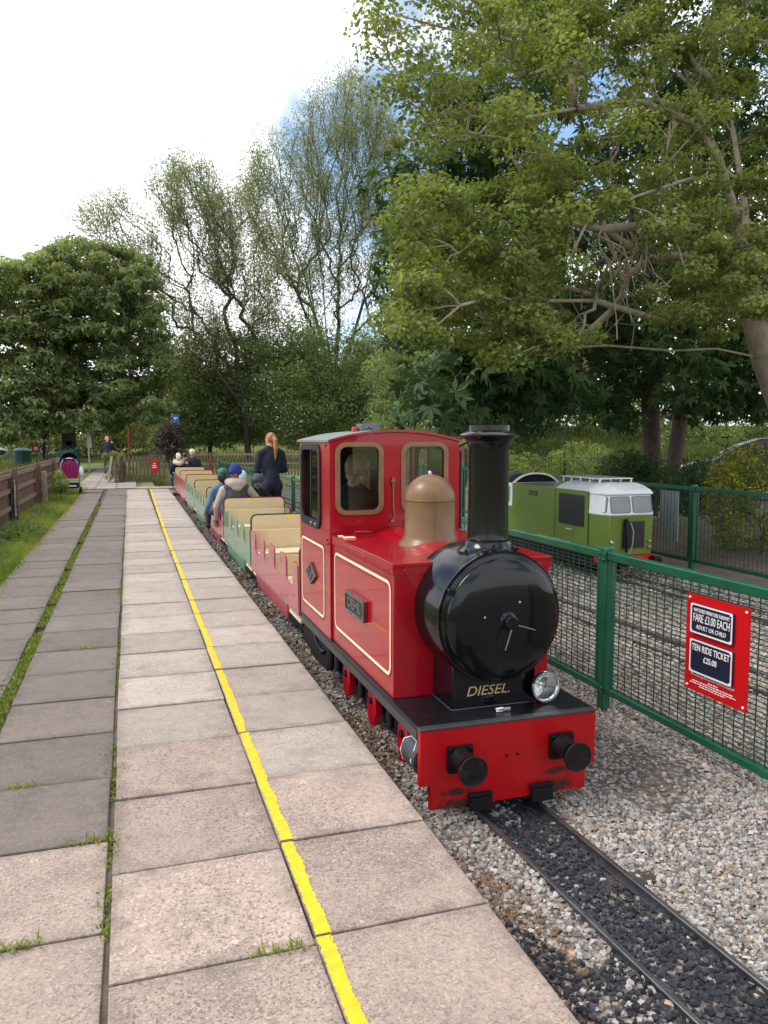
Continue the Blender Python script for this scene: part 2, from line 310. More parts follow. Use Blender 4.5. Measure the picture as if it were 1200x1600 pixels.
# ------------------------------------------------------------------ geometry helpers
def tag(o, label=None, cat=None, group=None, kind=None):
    if label: o['label'] = label
    if cat: o['category'] = cat
    if group: o['group'] = group
    if kind: o['kind'] = kind
    return o
def empty(name, loc, label=None, cat=None, group=None):
    o = bpy.data.objects.new(name, None); o.empty_display_size = 0.2; o.location = loc; col.objects.link(o)
    return tag(o, label, cat, group)
def attach(o, parent):
    if parent is not None:
        o.parent = parent
        # parents are never rotated while their parts are built: all parts are modelled in world space
        w = Vector((0, 0, 0)); q = parent
        while q is not None: w += q.location; q = q.parent
        o.location = o.location - w
    return o
class MB:
    def __init__(s): s.v = []; s.f = []; s.m = []; s.cur = 0
    def add(s, vs, fs):
        b = len(s.v); s.v += [tuple(x) for x in vs]; s.f += [tuple(b+i for i in f) for f in fs]; s.m += [s.cur]*len(fs); return s
    def box(s, x0, x1, y0, y1, z0, z1):
        vs = [(x, y, z) for z in (z0, z1) for y in (y0, y1) for x in (x0, x1)]
        return s.add(vs, [(0, 2, 3, 1), (4, 5, 7, 6), (0, 1, 5, 4), (2, 6, 7, 3), (0, 4, 6, 2), (1, 3, 7, 5)])
    def bar(s, a, b, w, h=None, up=(0, 0, 1)):
        a = Vector(a); b = Vector(b); h = h or w; d = (b-a).normalized(); u = Vector(up)
        if abs(d.dot(u)) > 0.98: u = Vector((1, 0, 0))
        x = d.cross(u).normalized(); y = x.cross(d).normalized()
        vs = []
        for p in (a, b):
            for i, j in ((-1, -1), (1, -1), (1, 1), (-1, 1)): vs.append(p+x*(w/2*i)+y*(h/2*j))
        return s.add(vs, [(3, 2, 1, 0), (4, 5, 6, 7)]+[(i, (i+1) % 4, 4+(i+1) % 4, 4+i) for i in range(4)])
    def tube(s, pts, rad, n=8, caps=True):
        pts = [Vector(p) for p in pts]; k = len(pts); rads = rad if isinstance(rad, (list, tuple)) else [rad]*k
        vs = []; prev = None
        for i, p in enumerate(pts):
            d = (pts[min(i+1, k-1)]-pts[max(i-1, 0)]).normalized()
            u = prev if prev is not None else (Vector((0, 0, 1)) if abs(d.z) < 0.9 else Vector((1, 0, 0)))
            x = d.cross(u).normalized(); y = x.cross(d).normalized(); prev = y
            for j in range(n):
                a = 2*math.pi*j/n; vs.append(p+(x*math.cos(a)+y*math.sin(a))*rads[i])
        fs = [(i*n+j, i*n+(j+1) % n, (i+1)*n+(j+1) % n, (i+1)*n+j) for i in range(k-1) for j in range(n)]
        if caps: fs += [tuple(range(n-1, -1, -1)), tuple(range((k-1)*n, k*n))]
        return s.add(vs, fs)
    def lathe(s, c, axis, prof, n=32, caps=True):
        """prof: (r, t) along axis from point c"""
        c = Vector(c); d = Vector(axis).normalized(); u = Vector((0, 0, 1)) if abs(d.z) < 0.9 else Vector((1, 0, 0))
        x = d.cross(u).normalized(); y = d.cross(x).normalized(); vs = []
        for r, t in prof:
            for j in range(n):
                a = 2*math.pi*j/n; vs.append(c+d*t+(x*math.cos(a)+y*math.sin(a))*r)
        k = len(prof)
        fs = [(i*n+j, i*n+(j+1) % n, (i+1)*n+(j+1) % n, (i+1)*n+j) for i in range(k-1) for j in range(n)]
        if caps:
            if prof[0][0] > 1e-4: fs.append(tuple(range(n-1, -1, -1)))
            if prof[-1][0] > 1e-4: fs.append(tuple(range((k-1)*n, k*n)))
        return s.add(vs, fs)
    def plate(s, loops, fn, t):
        """flat sheet with holes: loops of (u, v); fn(u, v, w) -> xyz, w from 0 to t"""
        flat = [p for lp in loops for p in lp]
        tris = tessellate_polygon([[Vector((u, v, 0)) for u, v in lp] for lp in loops])
        n = len(flat); vs = [fn(u, v, 0) for u, v in flat]+[fn(u, v, t) for u, v in flat]
        fs = [tuple(tr) for tr in tris]+[tuple(n+i for i in reversed(tr)) for tr in tris]
        b = 0
        for lp in loops:
            k = len(lp)
            for i in range(k):
                j = (i+1) % k; fs.append((b+i, b+j, n+b+j, n+b+i))
            b += k
        return s.add(vs, fs)
    def sphere(s, c, r, n=14, m=9, sc=(1, 1, 1), rot=None):
        vs = []; c = Vector(c); q = rot or Matrix.Identity(3)
        for i in range(m+1):
            t = math.pi*i/m
            for j in range(n):
                a = 2*math.pi*j/n; p = Vector((math.sin(t)*math.cos(a)*sc[0], math.sin(t)*math.sin(a)*sc[1], math.cos(t)*sc[2]))*r
                vs.append(c+q@p)
        return s.add(vs, [(i*n+j, (i+1)*n+j, (i+1)*n+(j+1) % n, i*n+(j+1) % n) for i in range(m) for j in range(n)])
    def mesh(s, name, mats, smooth=None):
        me = bpy.data.meshes.new(name); me.from_pydata(s.v, [], s.f); me.validate()
        for m in (mats if isinstance(mats, (list, tuple)) else [mats]): me.materials.append(MATS[m])
        if len(me.polygons) == len(s.m): me.polygons.foreach_set('material_index', s.m)
        bm = bmesh.new(); bm.from_mesh(me); bmesh.ops.remove_doubles(bm, verts=bm.verts, dist=1e-5); bmesh.ops.recalc_face_normals(bm, faces=bm.faces); bm.to_mesh(me); bm.free()
        if smooth:
            me.polygons.foreach_set('use_smooth', [True]*len(me.polygons)); me.set_sharp_from_angle(angle=R(smooth))
        return me
    def build(s, name, mats, parent=None, bevel=0.0, seg=2, smooth=None, label=None, cat=None, group=None, kind=None):
        me = s.mesh(name, mats, smooth if smooth else (40 if bevel else None))
        o = bpy.data.objects.new(name, me); col.objects.link(o); attach(o, parent)
        if bevel:
            b = o.modifiers.new('bevel', 'BEVEL'); b.width = bevel; b.segments = seg; b.limit_method = 'ANGLE'; b.angle_limit = R(35)
        return tag(o, label, cat, group, kind)
def put(name, me, parent, loc, rot=(0, 0, 0)):
    """another piece that shares mesh data; loc is relative to the parent"""
    o = bpy.data.objects.new(name, me); o.location = loc; o.rotation_euler = rot; o.parent = parent; col.objects.link(o); return o
def copy_tree(o, parent=None):
    c = o.copy(); col.objects.link(c); c.parent = parent
    for ch in list(o.children): copy_tree(ch, c)
    return c
def rr(x0, y0, x1, y1, r, n=5):
    pts = []
    for cx, cy, a0 in ((x1-r, y1-r, 0), (x0+r, y1-r, 90), (x0+r, y0+r, 180), (x1-r, y0+r, 270)):
        for i in range(n+1):
            a = R(a0+90*i/n); pts.append((cx+r*math.cos(a), cy+r*math.sin(a)))
    return pts
def fast_mesh(name, verts, quads, mats, attr=None, tris=False):
    k = 3 if tris else 4
    me = bpy.data.meshes.new(name); nv = len(verts); nf = len(quads)
    me.vertices.add(nv); me.vertices.foreach_set('co', np.asarray(verts, dtype=np.float32).ravel())
    me.loops.add(nf*k); me.loops.foreach_set('vertex_index', np.asarray(quads, dtype=np.int32).ravel())
    me.polygons.add(nf); me.polygons.foreach_set('loop_start', np.arange(0, nf*k, k, dtype=np.int32))
    me.polygons.foreach_set('use_smooth', np.zeros(nf, bool))
    me.update(calc_edges=True)
    for m in (mats if isinstance(mats, (list, tuple)) else [mats]): me.materials.append(MATS[m])
    if attr:
        for nm, (ty, arr) in attr.items():
            a = me.attributes.new(nm, ty, 'POINT')
            a.data.foreach_set('value' if ty == 'FLOAT' else 'color', np.asarray(arr, dtype=np.float32).ravel())
    return me
def link(name, me, parent=None, **kw):
    o = bpy.data.objects.new(name, me); col.objects.link(o); attach(o, parent); return tag(o, **kw)
def text_obj(name, body, mat, parent, origin, xdir, ydir, size, width=None, depth=0.002, shear=0.0, align='CENTER', bold=0.0):
    cu = bpy.data.curves.new(name, 'FONT'); cu.body = body; cu.size = size; cu.extrude = depth/2; cu.align_x = align; cu.align_y = 'CENTER'; cu.shear = shear; cu.offset = bold; cu.resolution_u = 3
    o = bpy.data.objects.new(name, cu); col.objects.link(o); bpy.context.view_layer.update()
    me = bpy.data.meshes.new_from_object(o.evaluated_get(bpy.context.evaluated_depsgraph_get()))
    bpy.data.objects.remove(o); bpy.data.curves.remove(cu)
    co = np.zeros(len(me.vertices)*3); me.vertices.foreach_get('co', co); co = co.reshape(-1, 3)
    w = co[:, 0].max()-co[:, 0].min(); k = (width/w) if width else 1.0
    x = np.array(Vector(xdir).normalized()); y = np.array(Vector(ydir).normalized()); z = np.cross(x, y)
    out = np.array(origin)+np.outer(co[:, 0]*k, x)+np.outer(co[:, 1], y)+np.outer(co[:, 2], z)
    me.vertices.foreach_set('co', out.ravel()); me.materials.clear(); me.materials.append(MATS[mat]); me.update()
    t = bpy.data.objects.new(name, me); col.objects.link(t); attach(t, parent); return t
_c, _s = math.cos(YAW), math.sin(YAW); _pc, _ps = math.cos(PITCH), math.sin(PITCH)
def at(px, py, Y):
    """world point at distance Y along the line, seen in the direction (px, py)"""
    r = (px-600)/F_PX; u = -(py-800)/F_PX; d = (r, _pc+u*_ps, -_ps+u*_pc)
    dx = d[0]*_c-d[1]*_s; dy = d[0]*_s+d[1]*_c
    # YAW is negative (camera turned right), so directions turn the same way
    t = Y/dy; return np.array([dx*t, Y, CAM_H+d[2]*t])

# ------------------------------------------------------------------ the setting: ground, ballast, platform, tracks
def sstep(a, b, x):
    t = np.clip((x-a)/(b-a), 0, 1); return t*t*(3-2*t)
def ground_z(x, y):
    x = np.asarray(x, dtype=float); y = np.asarray(y, dtype=float)
    low = sstep(-1.42, -1.25, x)*(1-sstep(27.2, 27.6, y)*(x < 1.0))*(1-sstep(31, 35, y))*(1-sstep(9.5, 15, x))
    z = -0.035*(1-low)-0.30*low
    bank = sstep(52, 82, y)*3.0*(0.75+0.25*np.sin(x*0.07))          # rough grass bank behind the trees
    bank2 = sstep(27, 44, y+0.35*(x-20))*sstep(14, 22, x)*2.2
    return z+np.maximum(bank, bank2)+0.03*np.sin(x*1.3+y*0.7)*sstep(30, 40, np.abs(y)+np.abs(x))
gx = np.concatenate([np.linspace(-420, -40, 14), np.linspace(-38, -4, 18), np.linspace(-3, 12, 91), np.linspace(13, 60, 40), np.linspace(66, 420, 14)])
gy = np.concatenate([np.linspace(-200, -8, 10), np.linspace(-6, 36, 60), np.linspace(37, 100, 50), np.linspace(108, 900, 14)])
GX, GY = np.meshgrid(gx, gy); GZ = ground_z(GX, GY)
idx = np.arange(GX.size).reshape(GX.shape)
gq = np.stack([idx[:-1, :-1], idx[:-1, 1:], idx[1:, 1:], idx[1:, :-1]], -1).reshape(-1, 4)
link('ground', fast_mesh('ground', np.stack([GX, GY, GZ], -1).reshape(-1, 3), gq, 'ground_cover'), kind='structure')

def track_c(y):                       # centre of the near track: straight, easing right towards the camera
    y = np.asarray(y, dtype=float); return 1.765+0.030*np.clip(3.9-y, 0, None)**1.35
# ballast bed: an uneven sheet from the platform to beyond the second track
bx = np.concatenate([np.arange(1.12, 3.5, 0.08), np.arange(3.5, 7.6, 0.2)]); by = np.concatenate([np.arange(-3, 8, 0.10), np.arange(8, 33.2, 0.45)])
BX, BY = np.meshgrid(bx, by)
BZ = -0.262+0.010*np.sin(BX*9+BY*2)+0.008*np.sin(BY*7-BX*4)+0.02*np.exp(-((BX-2.75)/0.35)**2)
BZ[:, 0] -= 0.02; BZ[:, -1] -= 0.03
idx = np.arange(BX.size).reshape(BX.shape); bq = np.stack([idx[:-1, :-1], idx[:-1, 1:], idx[1:, 1:], idx[1:, :-1]], -1).reshape(-1, 4)
link('ballast_bed', fast_mesh('ballast_bed', np.stack([BX, BY, BZ], -1).reshape(-1, 3), bq, 'ballast_bed_mix'), kind='structure')

def scatter_stones():
    P = []; S = []
    for (y0, y1, dens, smin, smax) in ((1.45, 3.2, 4700, .0068, .0165), (3.2, 5.2, 3500, .0075, .0175), (5.2, 8.2, 1150, .011, .023), (8.2, 13, 380, .016, .030), (13, 22, 60, .020, .034)):
        xmax = 1.05*y1+0.5; n = int(dens*(y1-y0)*(min(xmax, 7.5)-1.15))
        x = rng.uniform(1.15, min(xmax, 7.5), n); y = rng.uniform(y0, y1, n)
        k = (x < 1.02*y+0.35)
        k &= ~((x > 1.55) & (x < 2.2) & (y > 4.0))          # nothing to see under the train
        x, y = x[k], y[k]
        # bare sandy patches
        bare = (np.hypot((x-2.68)/0.34, (y-3.75)/0.55) < 1+0.25*np.sin(9*x+7*y)) & (rng.random(len(x)) < 0.80)
        bare |= (x < 1.25+0.05*np.sin(y*5)) & (rng.random(len(x)) < 0.55)
        x, y = x[~bare], y[~bare]
        P.append(np.stack([x, y], 1)); S.append(smin+(smax-smin)*rng.random(len(x))**1.6)
    P = np.concatenate(P); S = np.concatenate(S); n = len(P)
    x, y = P[:, 0], P[:, 1]
    z = -0.262+0.010*np.sin(x*9+y*2)+0.008*np.sin(y*7-x*4)+0.02*np.exp(-((x-2.75)/0.35)**2)+S*rng.uniform(-0.1, 0.85, n)
    cube = np.array([(a, b, c) for c in (-1, 1) for b in (-1, 1) for a in (-1, 1)], float)*0.72
    cube[4:] *= (0.78, 0.78, 1)
    fq = np.array([(4, 5, 7, 6), (0, 1, 5, 4), (2, 6, 7, 3), (0, 4, 6, 2), (1, 3, 7, 5)])
    V = cube[None]*rng.uniform(0.62, 1.35, (n, 8, 3))
    V *= np.stack([S*rng.uniform(0.8, 1.35, n), S*rng.uniform(0.7, 1.1, n), S*rng.uniform(0.45, 0.8, n)], 1)[:, None, :]
    a = rng.uniform(0, 6.283, n); t = rng.normal(0, 0.45, n); ca, sa, ct, st = np.cos(a), np.sin(a), np.cos(t), np.sin(t)
    X, Y, Z = V[..., 0], V[..., 1], V[..., 2]
    Y, Z = Y*ct[:, None]-Z*st[:, None], Y*st[:, None]+Z*ct[:, None]
    X, Y = X*ca[:, None]-Y*sa[:, None], X*sa[:, None]+Y*ca[:, None]
    V = np.stack([X+x[:, None], Y+y[:, None], Z+z[:, None]], -1)
    Q = (np.arange(n)*8)[:, None, None]+fq[None]
    g = rng.random(n)
    base = np.stack([0.20+0.30*g**1.1, 0.180+0.275*g**1.1, 0.160+0.25*g**1.1], 1)
    warm = rng.random(n) < 0.10
    base[warm] *= (1.05, 0.84, 0.64)
    base[rng.random(n) < 0.04] = (0.52, 0.49, 0.45)
    brown = (x < 1.42+0.10*np.sin(y*3.1)) & (rng.random(n) < 0.62)
    base[brown] = np.stack([0.13+0.16*g, 0.085+0.10*g, 0.055+0.06*g], 1)[brown]
    tan = (x > 2.5) & (y > 3.3) & (rng.random(n) < 0.40); base[tan] *= (1.02, 0.90, 0.76)
    c = x-track_c(y)
    coal = ((np.abs(c) < 0.165) & (rng.random(n) < 0.96)) | ((c < 0) & (y < 2.5+0.2*np.sin(x*11)) & (rng.random(n) < 0.80))
    coal &= (y < 3.55+0.25*np.sin(x*17)) | (rng.random(n) < 0.55)
    coal &= (c < 0.18) & (c > -0.9) & (y < 6)
    mixp = (np.sin(x*6+y*4.5)+np.sin(y*9-x*3)) > 1.62
    coal &= ~(mixp & (np.abs(c) > 0.17) & (rng.random(n) < 0.6))
    base[coal] = np.stack([0.018+0.05*g**3, 0.019+0.05*g**3, 0.024+0.052*g**3], 1)[coal]
    colr = np.concatenate([base, np.ones((n, 1))], 1)
    return fast_mesh('ballast_stones', V.reshape(-1, 3), Q.reshape(-1, 4), 'ballast_stone', {'stone': ('FLOAT_COLOR', np.repeat(colr, 8, 0))})
tag(link('ballast_stones', scatter_stones()), 'loose pale grey ballast stones with coal between the rails', 'gravel', kind='stuff')

# rails and sleepers
def rail_track(name, label, cx, ys, gauge, sleepers=True):
    t = empty(name, (float(cx(ys[0])), ys[0], -0.26)); tag(t, label, 'railway track')
    for s in (-1, 1):
        m = MB()
        prof = [(-0.024, 0.0), (0.024, 0.0), (0.024, 0.006), (0.005, 0.011), (0.005, 0.030), (0.0115, 0.034), (0.0115, 0.043), (0.008, 0.046), (-0.008, 0.046), (-0.0115, 0.043), (-0.0115, 0.034), (-0.005, 0.030), (-0.005, 0.011), (-0.024, 0.006)]
        k = len(prof); vs = []
        for y in ys:
            x = float(cx(y))+s*gauge/2
            vs += [(x+a, y, -0.266+b*1.0) for a, b in prof]
        fs = [(i*k+j, i*k+(j+1) % k, (i+1)*k+(j+1) % k, (i+1)*k+j) for i in range(len(ys)-1) for j in range(k)]
        m.add(vs, fs); m.build('rail', 'rail_steel', t)
    if sleepers:
        me = MB().box(-0.32, 0.32, -0.05, 0.05, -0.04, 0.0).mesh('sleeper', 'sleeper')
        for i in range(int((min(ys[-1], 12)-max(ys[0], 1))/0.5)):
            y = max(ys[0], 1)+0.25+i*0.5; put('sleeper', me, t, (float(cx(y))-t.location.x, y-t.location.y, -0.264+0.26))
    return t
ysn = [float(v) for v in np.concatenate([np.arange(-2, 5, 0.2), np.arange(5, 33, 2.0)])]
rail_track('railway_track', 'curving narrow-gauge track under the red train, blackened with coal', track_c, ysn, 0.335)
rail_track('railway_track', 'narrow-gauge track between the two green mesh fences', lambda y: 4.56+0*y, [float(v) for v in np.arange(2.5, 33, 1.5)], 0.335)
rail_track('railway_track', 'narrow-gauge siding under the green locomotive', lambda y: 6.30+0*y, [float(v) for v in np.arange(5.5, 33, 1.5)], 0.335)

# ---- platform with its paving slabs
plat = MB().box(-1.42, 1.135, -2.0, 27.6, -0.40, -0.052).build('platform', 'soil', kind='structure')
def slab_mesh(w, l, mat, seed):
    rn = random.Random(seed); m = MB(); h = 0.05
    pts = []
    for (a, b) in ((-w/2, -l/2), (w/2, -l/2), (w/2, l/2), (-w/2, l/2)):
        pts.append((a+rn.uniform(-.002, .002), b+rn.uniform(-.002, .002)))
    m.plate([pts], lambda u, v, q: (u, v, q), -h)
    me = m.mesh('paving_slab', mat); bm = bmesh.new(); bm.from_mesh(me)
    ed = [e for e in bm.edges if all(abs(v.co.z) < 1e-4 for v in e.verts) and len(e.link_faces) == 2 and any(abs(f.normal.z) < 0.5 for f in e.link_faces)]
    bmesh.ops.bevel(bm, geom=ed, offset=0.005, segments=2, affect='EDGES', profile=0.5)
    bm.to_mesh(me); bm.free(); return me
SL = 0.632
MB().box(-0.150, -0.095, -1.9, 27.5, -0.0515, -0.016).build('joint_filling', 'soil', plat)
paint_meshes = []
for k in range(4):                      # hand-painted line segments with ragged edges
    rn = random.Random(40+k); n = 110; vs = []; L = SL-0.012
    e1 = e2 = 0
    for i in range(n+1):
        e1 = 0.55*e1+rn.uniform(-.003, .003); e2 = 0.55*e2+rn.uniform(-.0042, .0042); y = -L/2+L*i/n
        vs += [(-0.305+max(-0.003, e1), y, 0.0015), (-0.257+e2+0.004*math.sin(i*0.11+k*2), y, 0.0015)]
    paint_meshes.append(fast_mesh('yellow_line', vs, [(2*i, 2*i+1, 2*i+3, 2*i+2) for i in range(n)], 'yellow_line_paint'))
def strip(xc, w, y0, rows, mat_of, paint=False, shift=None):
    cache = {}
    for i in range(rows):
        yc = y0+SL*(i+0.5); mat = mat_of(i, yc); key = (mat, i % 3)
        if key not in cache: cache[key] = slab_mesh(w, SL-0.011, mat, i)
        rn = random.Random(int(xc*100)+i*17)
        dz = rn.uniform(-.006, .004); x = xc+(shift(yc) if shift else 0)+rn.uniform(-.003, .003)
        o = put('paving_slab', cache[key], plat, (x, yc, dz), (rn.uniform(-.004, .004), rn.uniform(-.004, .004), rn.uniform(-.004, .004)))
        if paint: put('yellow_line', paint_meshes[i % 4], o, (0, 0, 0.0))
bend = lambda y: 0.07*max(0.0, (y-14)/12)
strip(0.212, 0.635, 0.465, 42, lambda i, y: 'slab_beige' if y < 4.3 else 'slab_pale')
strip(0.845, 0.618, 0.495, 42, lambda i, y: 'slab_beige' if y < 3.6 else 'slab_pale', paint=True, shift=bend)
strip(-0.426, 0.60, 0.735, 42, lambda i, y: 'slab_beige' if i < 4 else 'slab_grey', shift=lambda y: 0.03*min(1, max(0, (y-12)/8)))
strip(-1.115, 0.60, 0.575, 42, lambda i, y: 'slab_beige' if i < 4 else 'slab_grey')
# path slabs beyond the platform end, running on past the gate
path = MB().box(-1.9, 0.4, 27.5, 60, -0.12, -0.030).build('path', 'soil', kind='structure')
for i in range(16):
    for j, xc in enumerate((-1.45, -0.78, -0.11)):
        if j == 2 and i > 4: continue
        me = bpy.data.meshes.get('path_slab_mesh') or slab_mesh(0.655, 1.24, 'slab_pale', 3)
        me.name = 'path_slab_mesh'; put('paving_slab', me, path, (xc, 28.2+1.26*i, 0.004+0.004*((i*3+j) % 3)))
# short cross slabs where the platform ends
for i in range(3):
    put('paving_slab', bpy.data.meshes['path_slab_mesh'], plat, (0.35+0.66*i*0.9, 27.62+0.5, -0.006-0.002*i), (0, 0, 0.03*i))

# ---- blades and weeds
def leaf_quads(C, U, V, L, W, fold=0.12):
    N = np.cross(U, V); L = L[:, None]; W = W[:, None]
    a = C; b = C+U*L*0.45+V*W*0.5+N*W*fold; c = C+U*L; d = C+U*L*0.45-V*W*0.5+N*W*fold
    return np.stack([a, b, c, d], 1).reshape(-1, 3), np.arange(len(C)*4).reshape(-1, 4)
def unit(a): return a/np.maximum(1e-9, np.linalg.norm(a, axis=1, keepdims=True))
def blades(P, hmin, hmax, wid, lean, mat, name, vbase=None, parent=None, **kw):
    n = len(P); U = unit(np.stack([rng.normal(0, lean, n), rng.normal(0, lean, n), np.ones(n)], 1))
    V = unit(np.cross(U, rng.normal(size=(n, 3)))); L = rng.uniform(hmin, hmax, n)
    v, q = leaf_quads(P, U, V, L, np.full(n, wid)*rng.uniform(0.7, 1.3, n))
    val = np.clip(rng.normal(0.5, 0.22, n) if vbase is None else vbase+rng.normal(0, 0.15, n), 0, 1)
    return link(name, fast_mesh(name, v, q, mat, {'v': ('FLOAT', np.repeat(val, 4))}), parent, **kw)
n = 26000
gx_ = -1.42-np.abs(rng.normal(0, 1.0, n))*0.95; gy_ = 6+22*rng.random(n)**1.3
k = gx_ > -2.45
edge = rng.random(n) < 0.25; gx_[edge] = -1.44+0.07*rng.normal(0, 1, edge.sum())+0.03*np.sin(gy_[edge]*3)
P = np.stack([gx_, gy_, np.full(n, -0.04)], 1)[k | edge]
tag(blades(P, 0.03, 0.10, 0.010, 0.5, 'grass_blade', 'grass', vbase=0.5+0.25*np.sin(P[:, 1]*1.7+P[:, 0]*5)), 'mown bright green grass between the path and the brown fence', 'grass', kind='stuff')
def weeds(name, label, x_of, y0, y1, n, spread, clump):
    y = rng.uniform(y0, y1, n)
    keep = (np.sin(y*5.1)+np.sin(y*11.7+1.3)+np.sin(y*2.3)) > clump
    y = y[keep]; x = x_of(y)+rng.normal(0, 1, len(y))*spread(y)
    P = np.stack([x, y, np.full(len(y), -0.02)], 1); m = len(P)
    U = unit(np.stack([rng.normal(0, 0.9, m), rng.normal(0, 0.9, m), rng.uniform(0.15, 1.0, m)], 1)); V = unit(np.cross(U, rng.normal(size=(m, 3))))
    v, q = leaf_quads(P, U, V, rng.uniform(0.018, 0.042, m), rng.uniform(0.006, 0.013, m))
    val = np.clip(rng.normal(0.55, 0.22, m), 0, 1)
    tag(link(name, fast_mesh(name, v, q, 'weed_leaf', {'v': ('FLOAT', np.repeat(val, 4))})), label, 'weeds', kind='stuff')
weeds('weeds', 'wide strip of grass and weeds in the gap between the grey slabs', lambda y: -0.785+0.02*np.sin(y*2.1), 4.4, 22, 26000, lambda y: 0.034*np.clip(1.5-np.abs(y-6.5)/9, 0.25, 1.2), -1.2)
weeds('weeds', 'tufts of weeds in the joint between grey and beige slabs', lambda y: -0.128+0.006*np.sin(y*4), 2.0, 25, 16000, lambda y: 0.009+0.014*(np.sin(y*1.9+0.8) > 0.4), 0.2)
weeds('weeds', 'few small weeds along the joint beside the yellow line', lambda y: 0.530+0*y, 2.0, 20, 1500, lambda y: 0.006+0*y, 1.2)
for (x0, y0) in ((-0.50, 2.735), (-0.40, 4.03), (-0.31, 4.045), (-0.18, 3.36)):
    pass
P = np.concatenate([np.stack([rng.normal(cx, 0.05, 60), rng.normal(cy, 0.010, 60), np.full(60, -0.01)], 1) for cx, cy in ((-0.40, 2.63), (-0.52, 3.90), (-0.18, 3.265), (0.42, 2.36), (-0.36, 6.42))])
tag(blades(P, 0.02, 0.06, 0.006, 0.9, 'grass_blade', 'weeds'), 'sprigs of grass in the cross joints of the near slabs', 'weeds', kind='stuff')
# dark dock leaves by the left fence
m = 260; C = np.stack([rng.normal(-2.0, 0.22, m), rng.normal(14.9, 0.7, m), np.full(m, 0.0)], 1)
U = unit(np.stack([rng.normal(0, 1, m), rng.normal(0, 1, m), rng.uniform(0.1, 0.7, m)], 1)); V = unit(np.cross(U, np.array([[0, 0, 1.0]])+rng.normal(0, .2, (m, 3))))
v, q = leaf_quads(C, U, V, rng.uniform(0.10, 0.22, m), rng.uniform(0.07, 0.12, m))
tag(link('dock_plant', fast_mesh('dock_plant', v, q, 'leaf_hedge', {'v': ('FLOAT', np.repeat(rng.uniform(0.1, 0.6, m), 4))})), 'low broad-leaved weeds in the grass below the brown fence', 'plant', kind='stuff')

# ------------------------------------------------------------------ the red locomotive
CX = 1.757
eng = empty('miniature_locomotive', (CX, 4.8, -0.22), 'glossy red miniature locomotive with black smokebox and brown dome, head of the train', 'locomotive')
XL, XR = 1.277, 2.237
def xz(y): return lambda u, v, w: (u, y+w, v)             # sheet across the track
def yz(x): return lambda u, v, w: (x+w, u, v)             # sheet along the track
MB().box(XL, XR, 3.432, 6.16, 0.224, 0.250).build('footplate', 'black_satin', eng, 0.003)
MB().box(XL+0.004, XL+0.016, 3.46, 6.10, 0.172, 0.2235).build('running_board_edge', 'valance_grey', eng, 0.002)
MB().box(XR-0.016, XR-0.004, 3.46, 6.10, 0.172, 0.2235).build('running_board_edge', 'valance_grey', eng, 0.002)
MB().box(1.40, 2.11, 3.46, 6.1, -0.06, 0.17).build('main_frame', 'black_dull', eng, 0.004)
# buffer beam
bb = MB().plate([[(XL, 0.235), (XL, -0.035), (XL+0.052, -0.035), (XL+0.055, -0.160), (XR-0.055, -0.160), (XR-0.052, -0.035), (XR, -0.035), (XR, 0.235)]], xz(3.398), 0.034).build('buffer_beam', 'red_beam_paint', eng, 0.003)
MB().box(XL-0.002, XR+0.002, 3.392, 3.436, 0.236, 0.2495).build('beam_cap', 'valance_grey', eng, 0.003)
for x in (1.735, 1.795): MB().lathe((x, 3.3975, 0.065), (0, -1, 0), [(0.0085, 0), (0.0085, 0.0012)], 14).build('bolt_hole', 'black_dull', bb)
for x, z in ((1.48, 0.085), (2.035, 0.085)):
    b = MB().plate([rr(x-0.066, z-0.066, x+0.066, z+0.066, 0.010, 3)], xz(3.376), 0.021).build('buffer', 'black_satin', eng, 0.003)
    MB().lathe((x, 3.376, z), (0, -1, 0), [(0.062, 0), (0.056, 0.02), (0.050, 0.06), (0.048, 0.085), (0.053, 0.088), (0.053, 0.098), (0.036, 0.100), (0.036, 0.128)], 28).build('buffer_barrel', 'black_satin', b, smooth=35)
    MB().lathe((x, 3.250, z), (0, -1, 0), [(0.036, 0), (0.060, 0.006), (0.073, 0.014), (0.074, 0.022), (0.070, 0.026), (0.066, 0.0245), (0.03, 0.028), (0.0, 0.029)], 32).build('buffer_head', 'buffer_face', b, smooth=35)
    for sx in (-1, 1):
        for sz in (-1, 1): MB().lathe((x+sx*0.052, 3.376, z+sz*0.052), (0, -1, 0), [(0.008, 0), (0.008, 0.004), (0.004, 0.006)], 8).build('bolt', 'black_satin', b, smooth=35)
for x in (1.59, 1.925):
    g = MB().box(x-0.062, x+0.062, 3.372, 3.397, -0.118, -0.096).box(x-0.058, x+0.058, 3.365, 3.390, -0.182, -0.119).build('rail_guard', 'black_dull', eng, 0.004)
# smokebox
SBZ = 0.728
MB().lathe((CX, 3.96, SBZ), (0, -1, 0), [(0.343, 0), (0.343, 0.40), (0.337, 0.412), (0.337, 0.425)], 64).build('smokebox', 'black_gloss', eng, smooth=35)
MB().lathe((CX, 3.535, SBZ), (0, -1, 0), [(0.326, 0), (0.326, 0.014), (0.320, 0.018)], 64).build('smokebox_ring', 'black_gloss', eng, smooth=35)
door = MB().lathe((CX, 3.5165, SBZ), (0, -1, 0), [(0.304, 0), (0.304, 0.018), (0.298, 0.024), (0.24, 0.036), (0.16, 0.045), (0.08, 0.050), (0.0, 0.051)], 64).build('smokebox_door', 'black_gloss', eng, smooth=50)
MB().lathe((CX+0.01, 3.472, SBZ-0.005), (0, -1, 0), [(0.050, 0), (0.042, 0.012), (0.034, 0.016), (0.034, 0.050), (0.030, 0.054), (0.0, 0.054)], 28).build('door_boss', 'black_gloss', door, smooth=40)
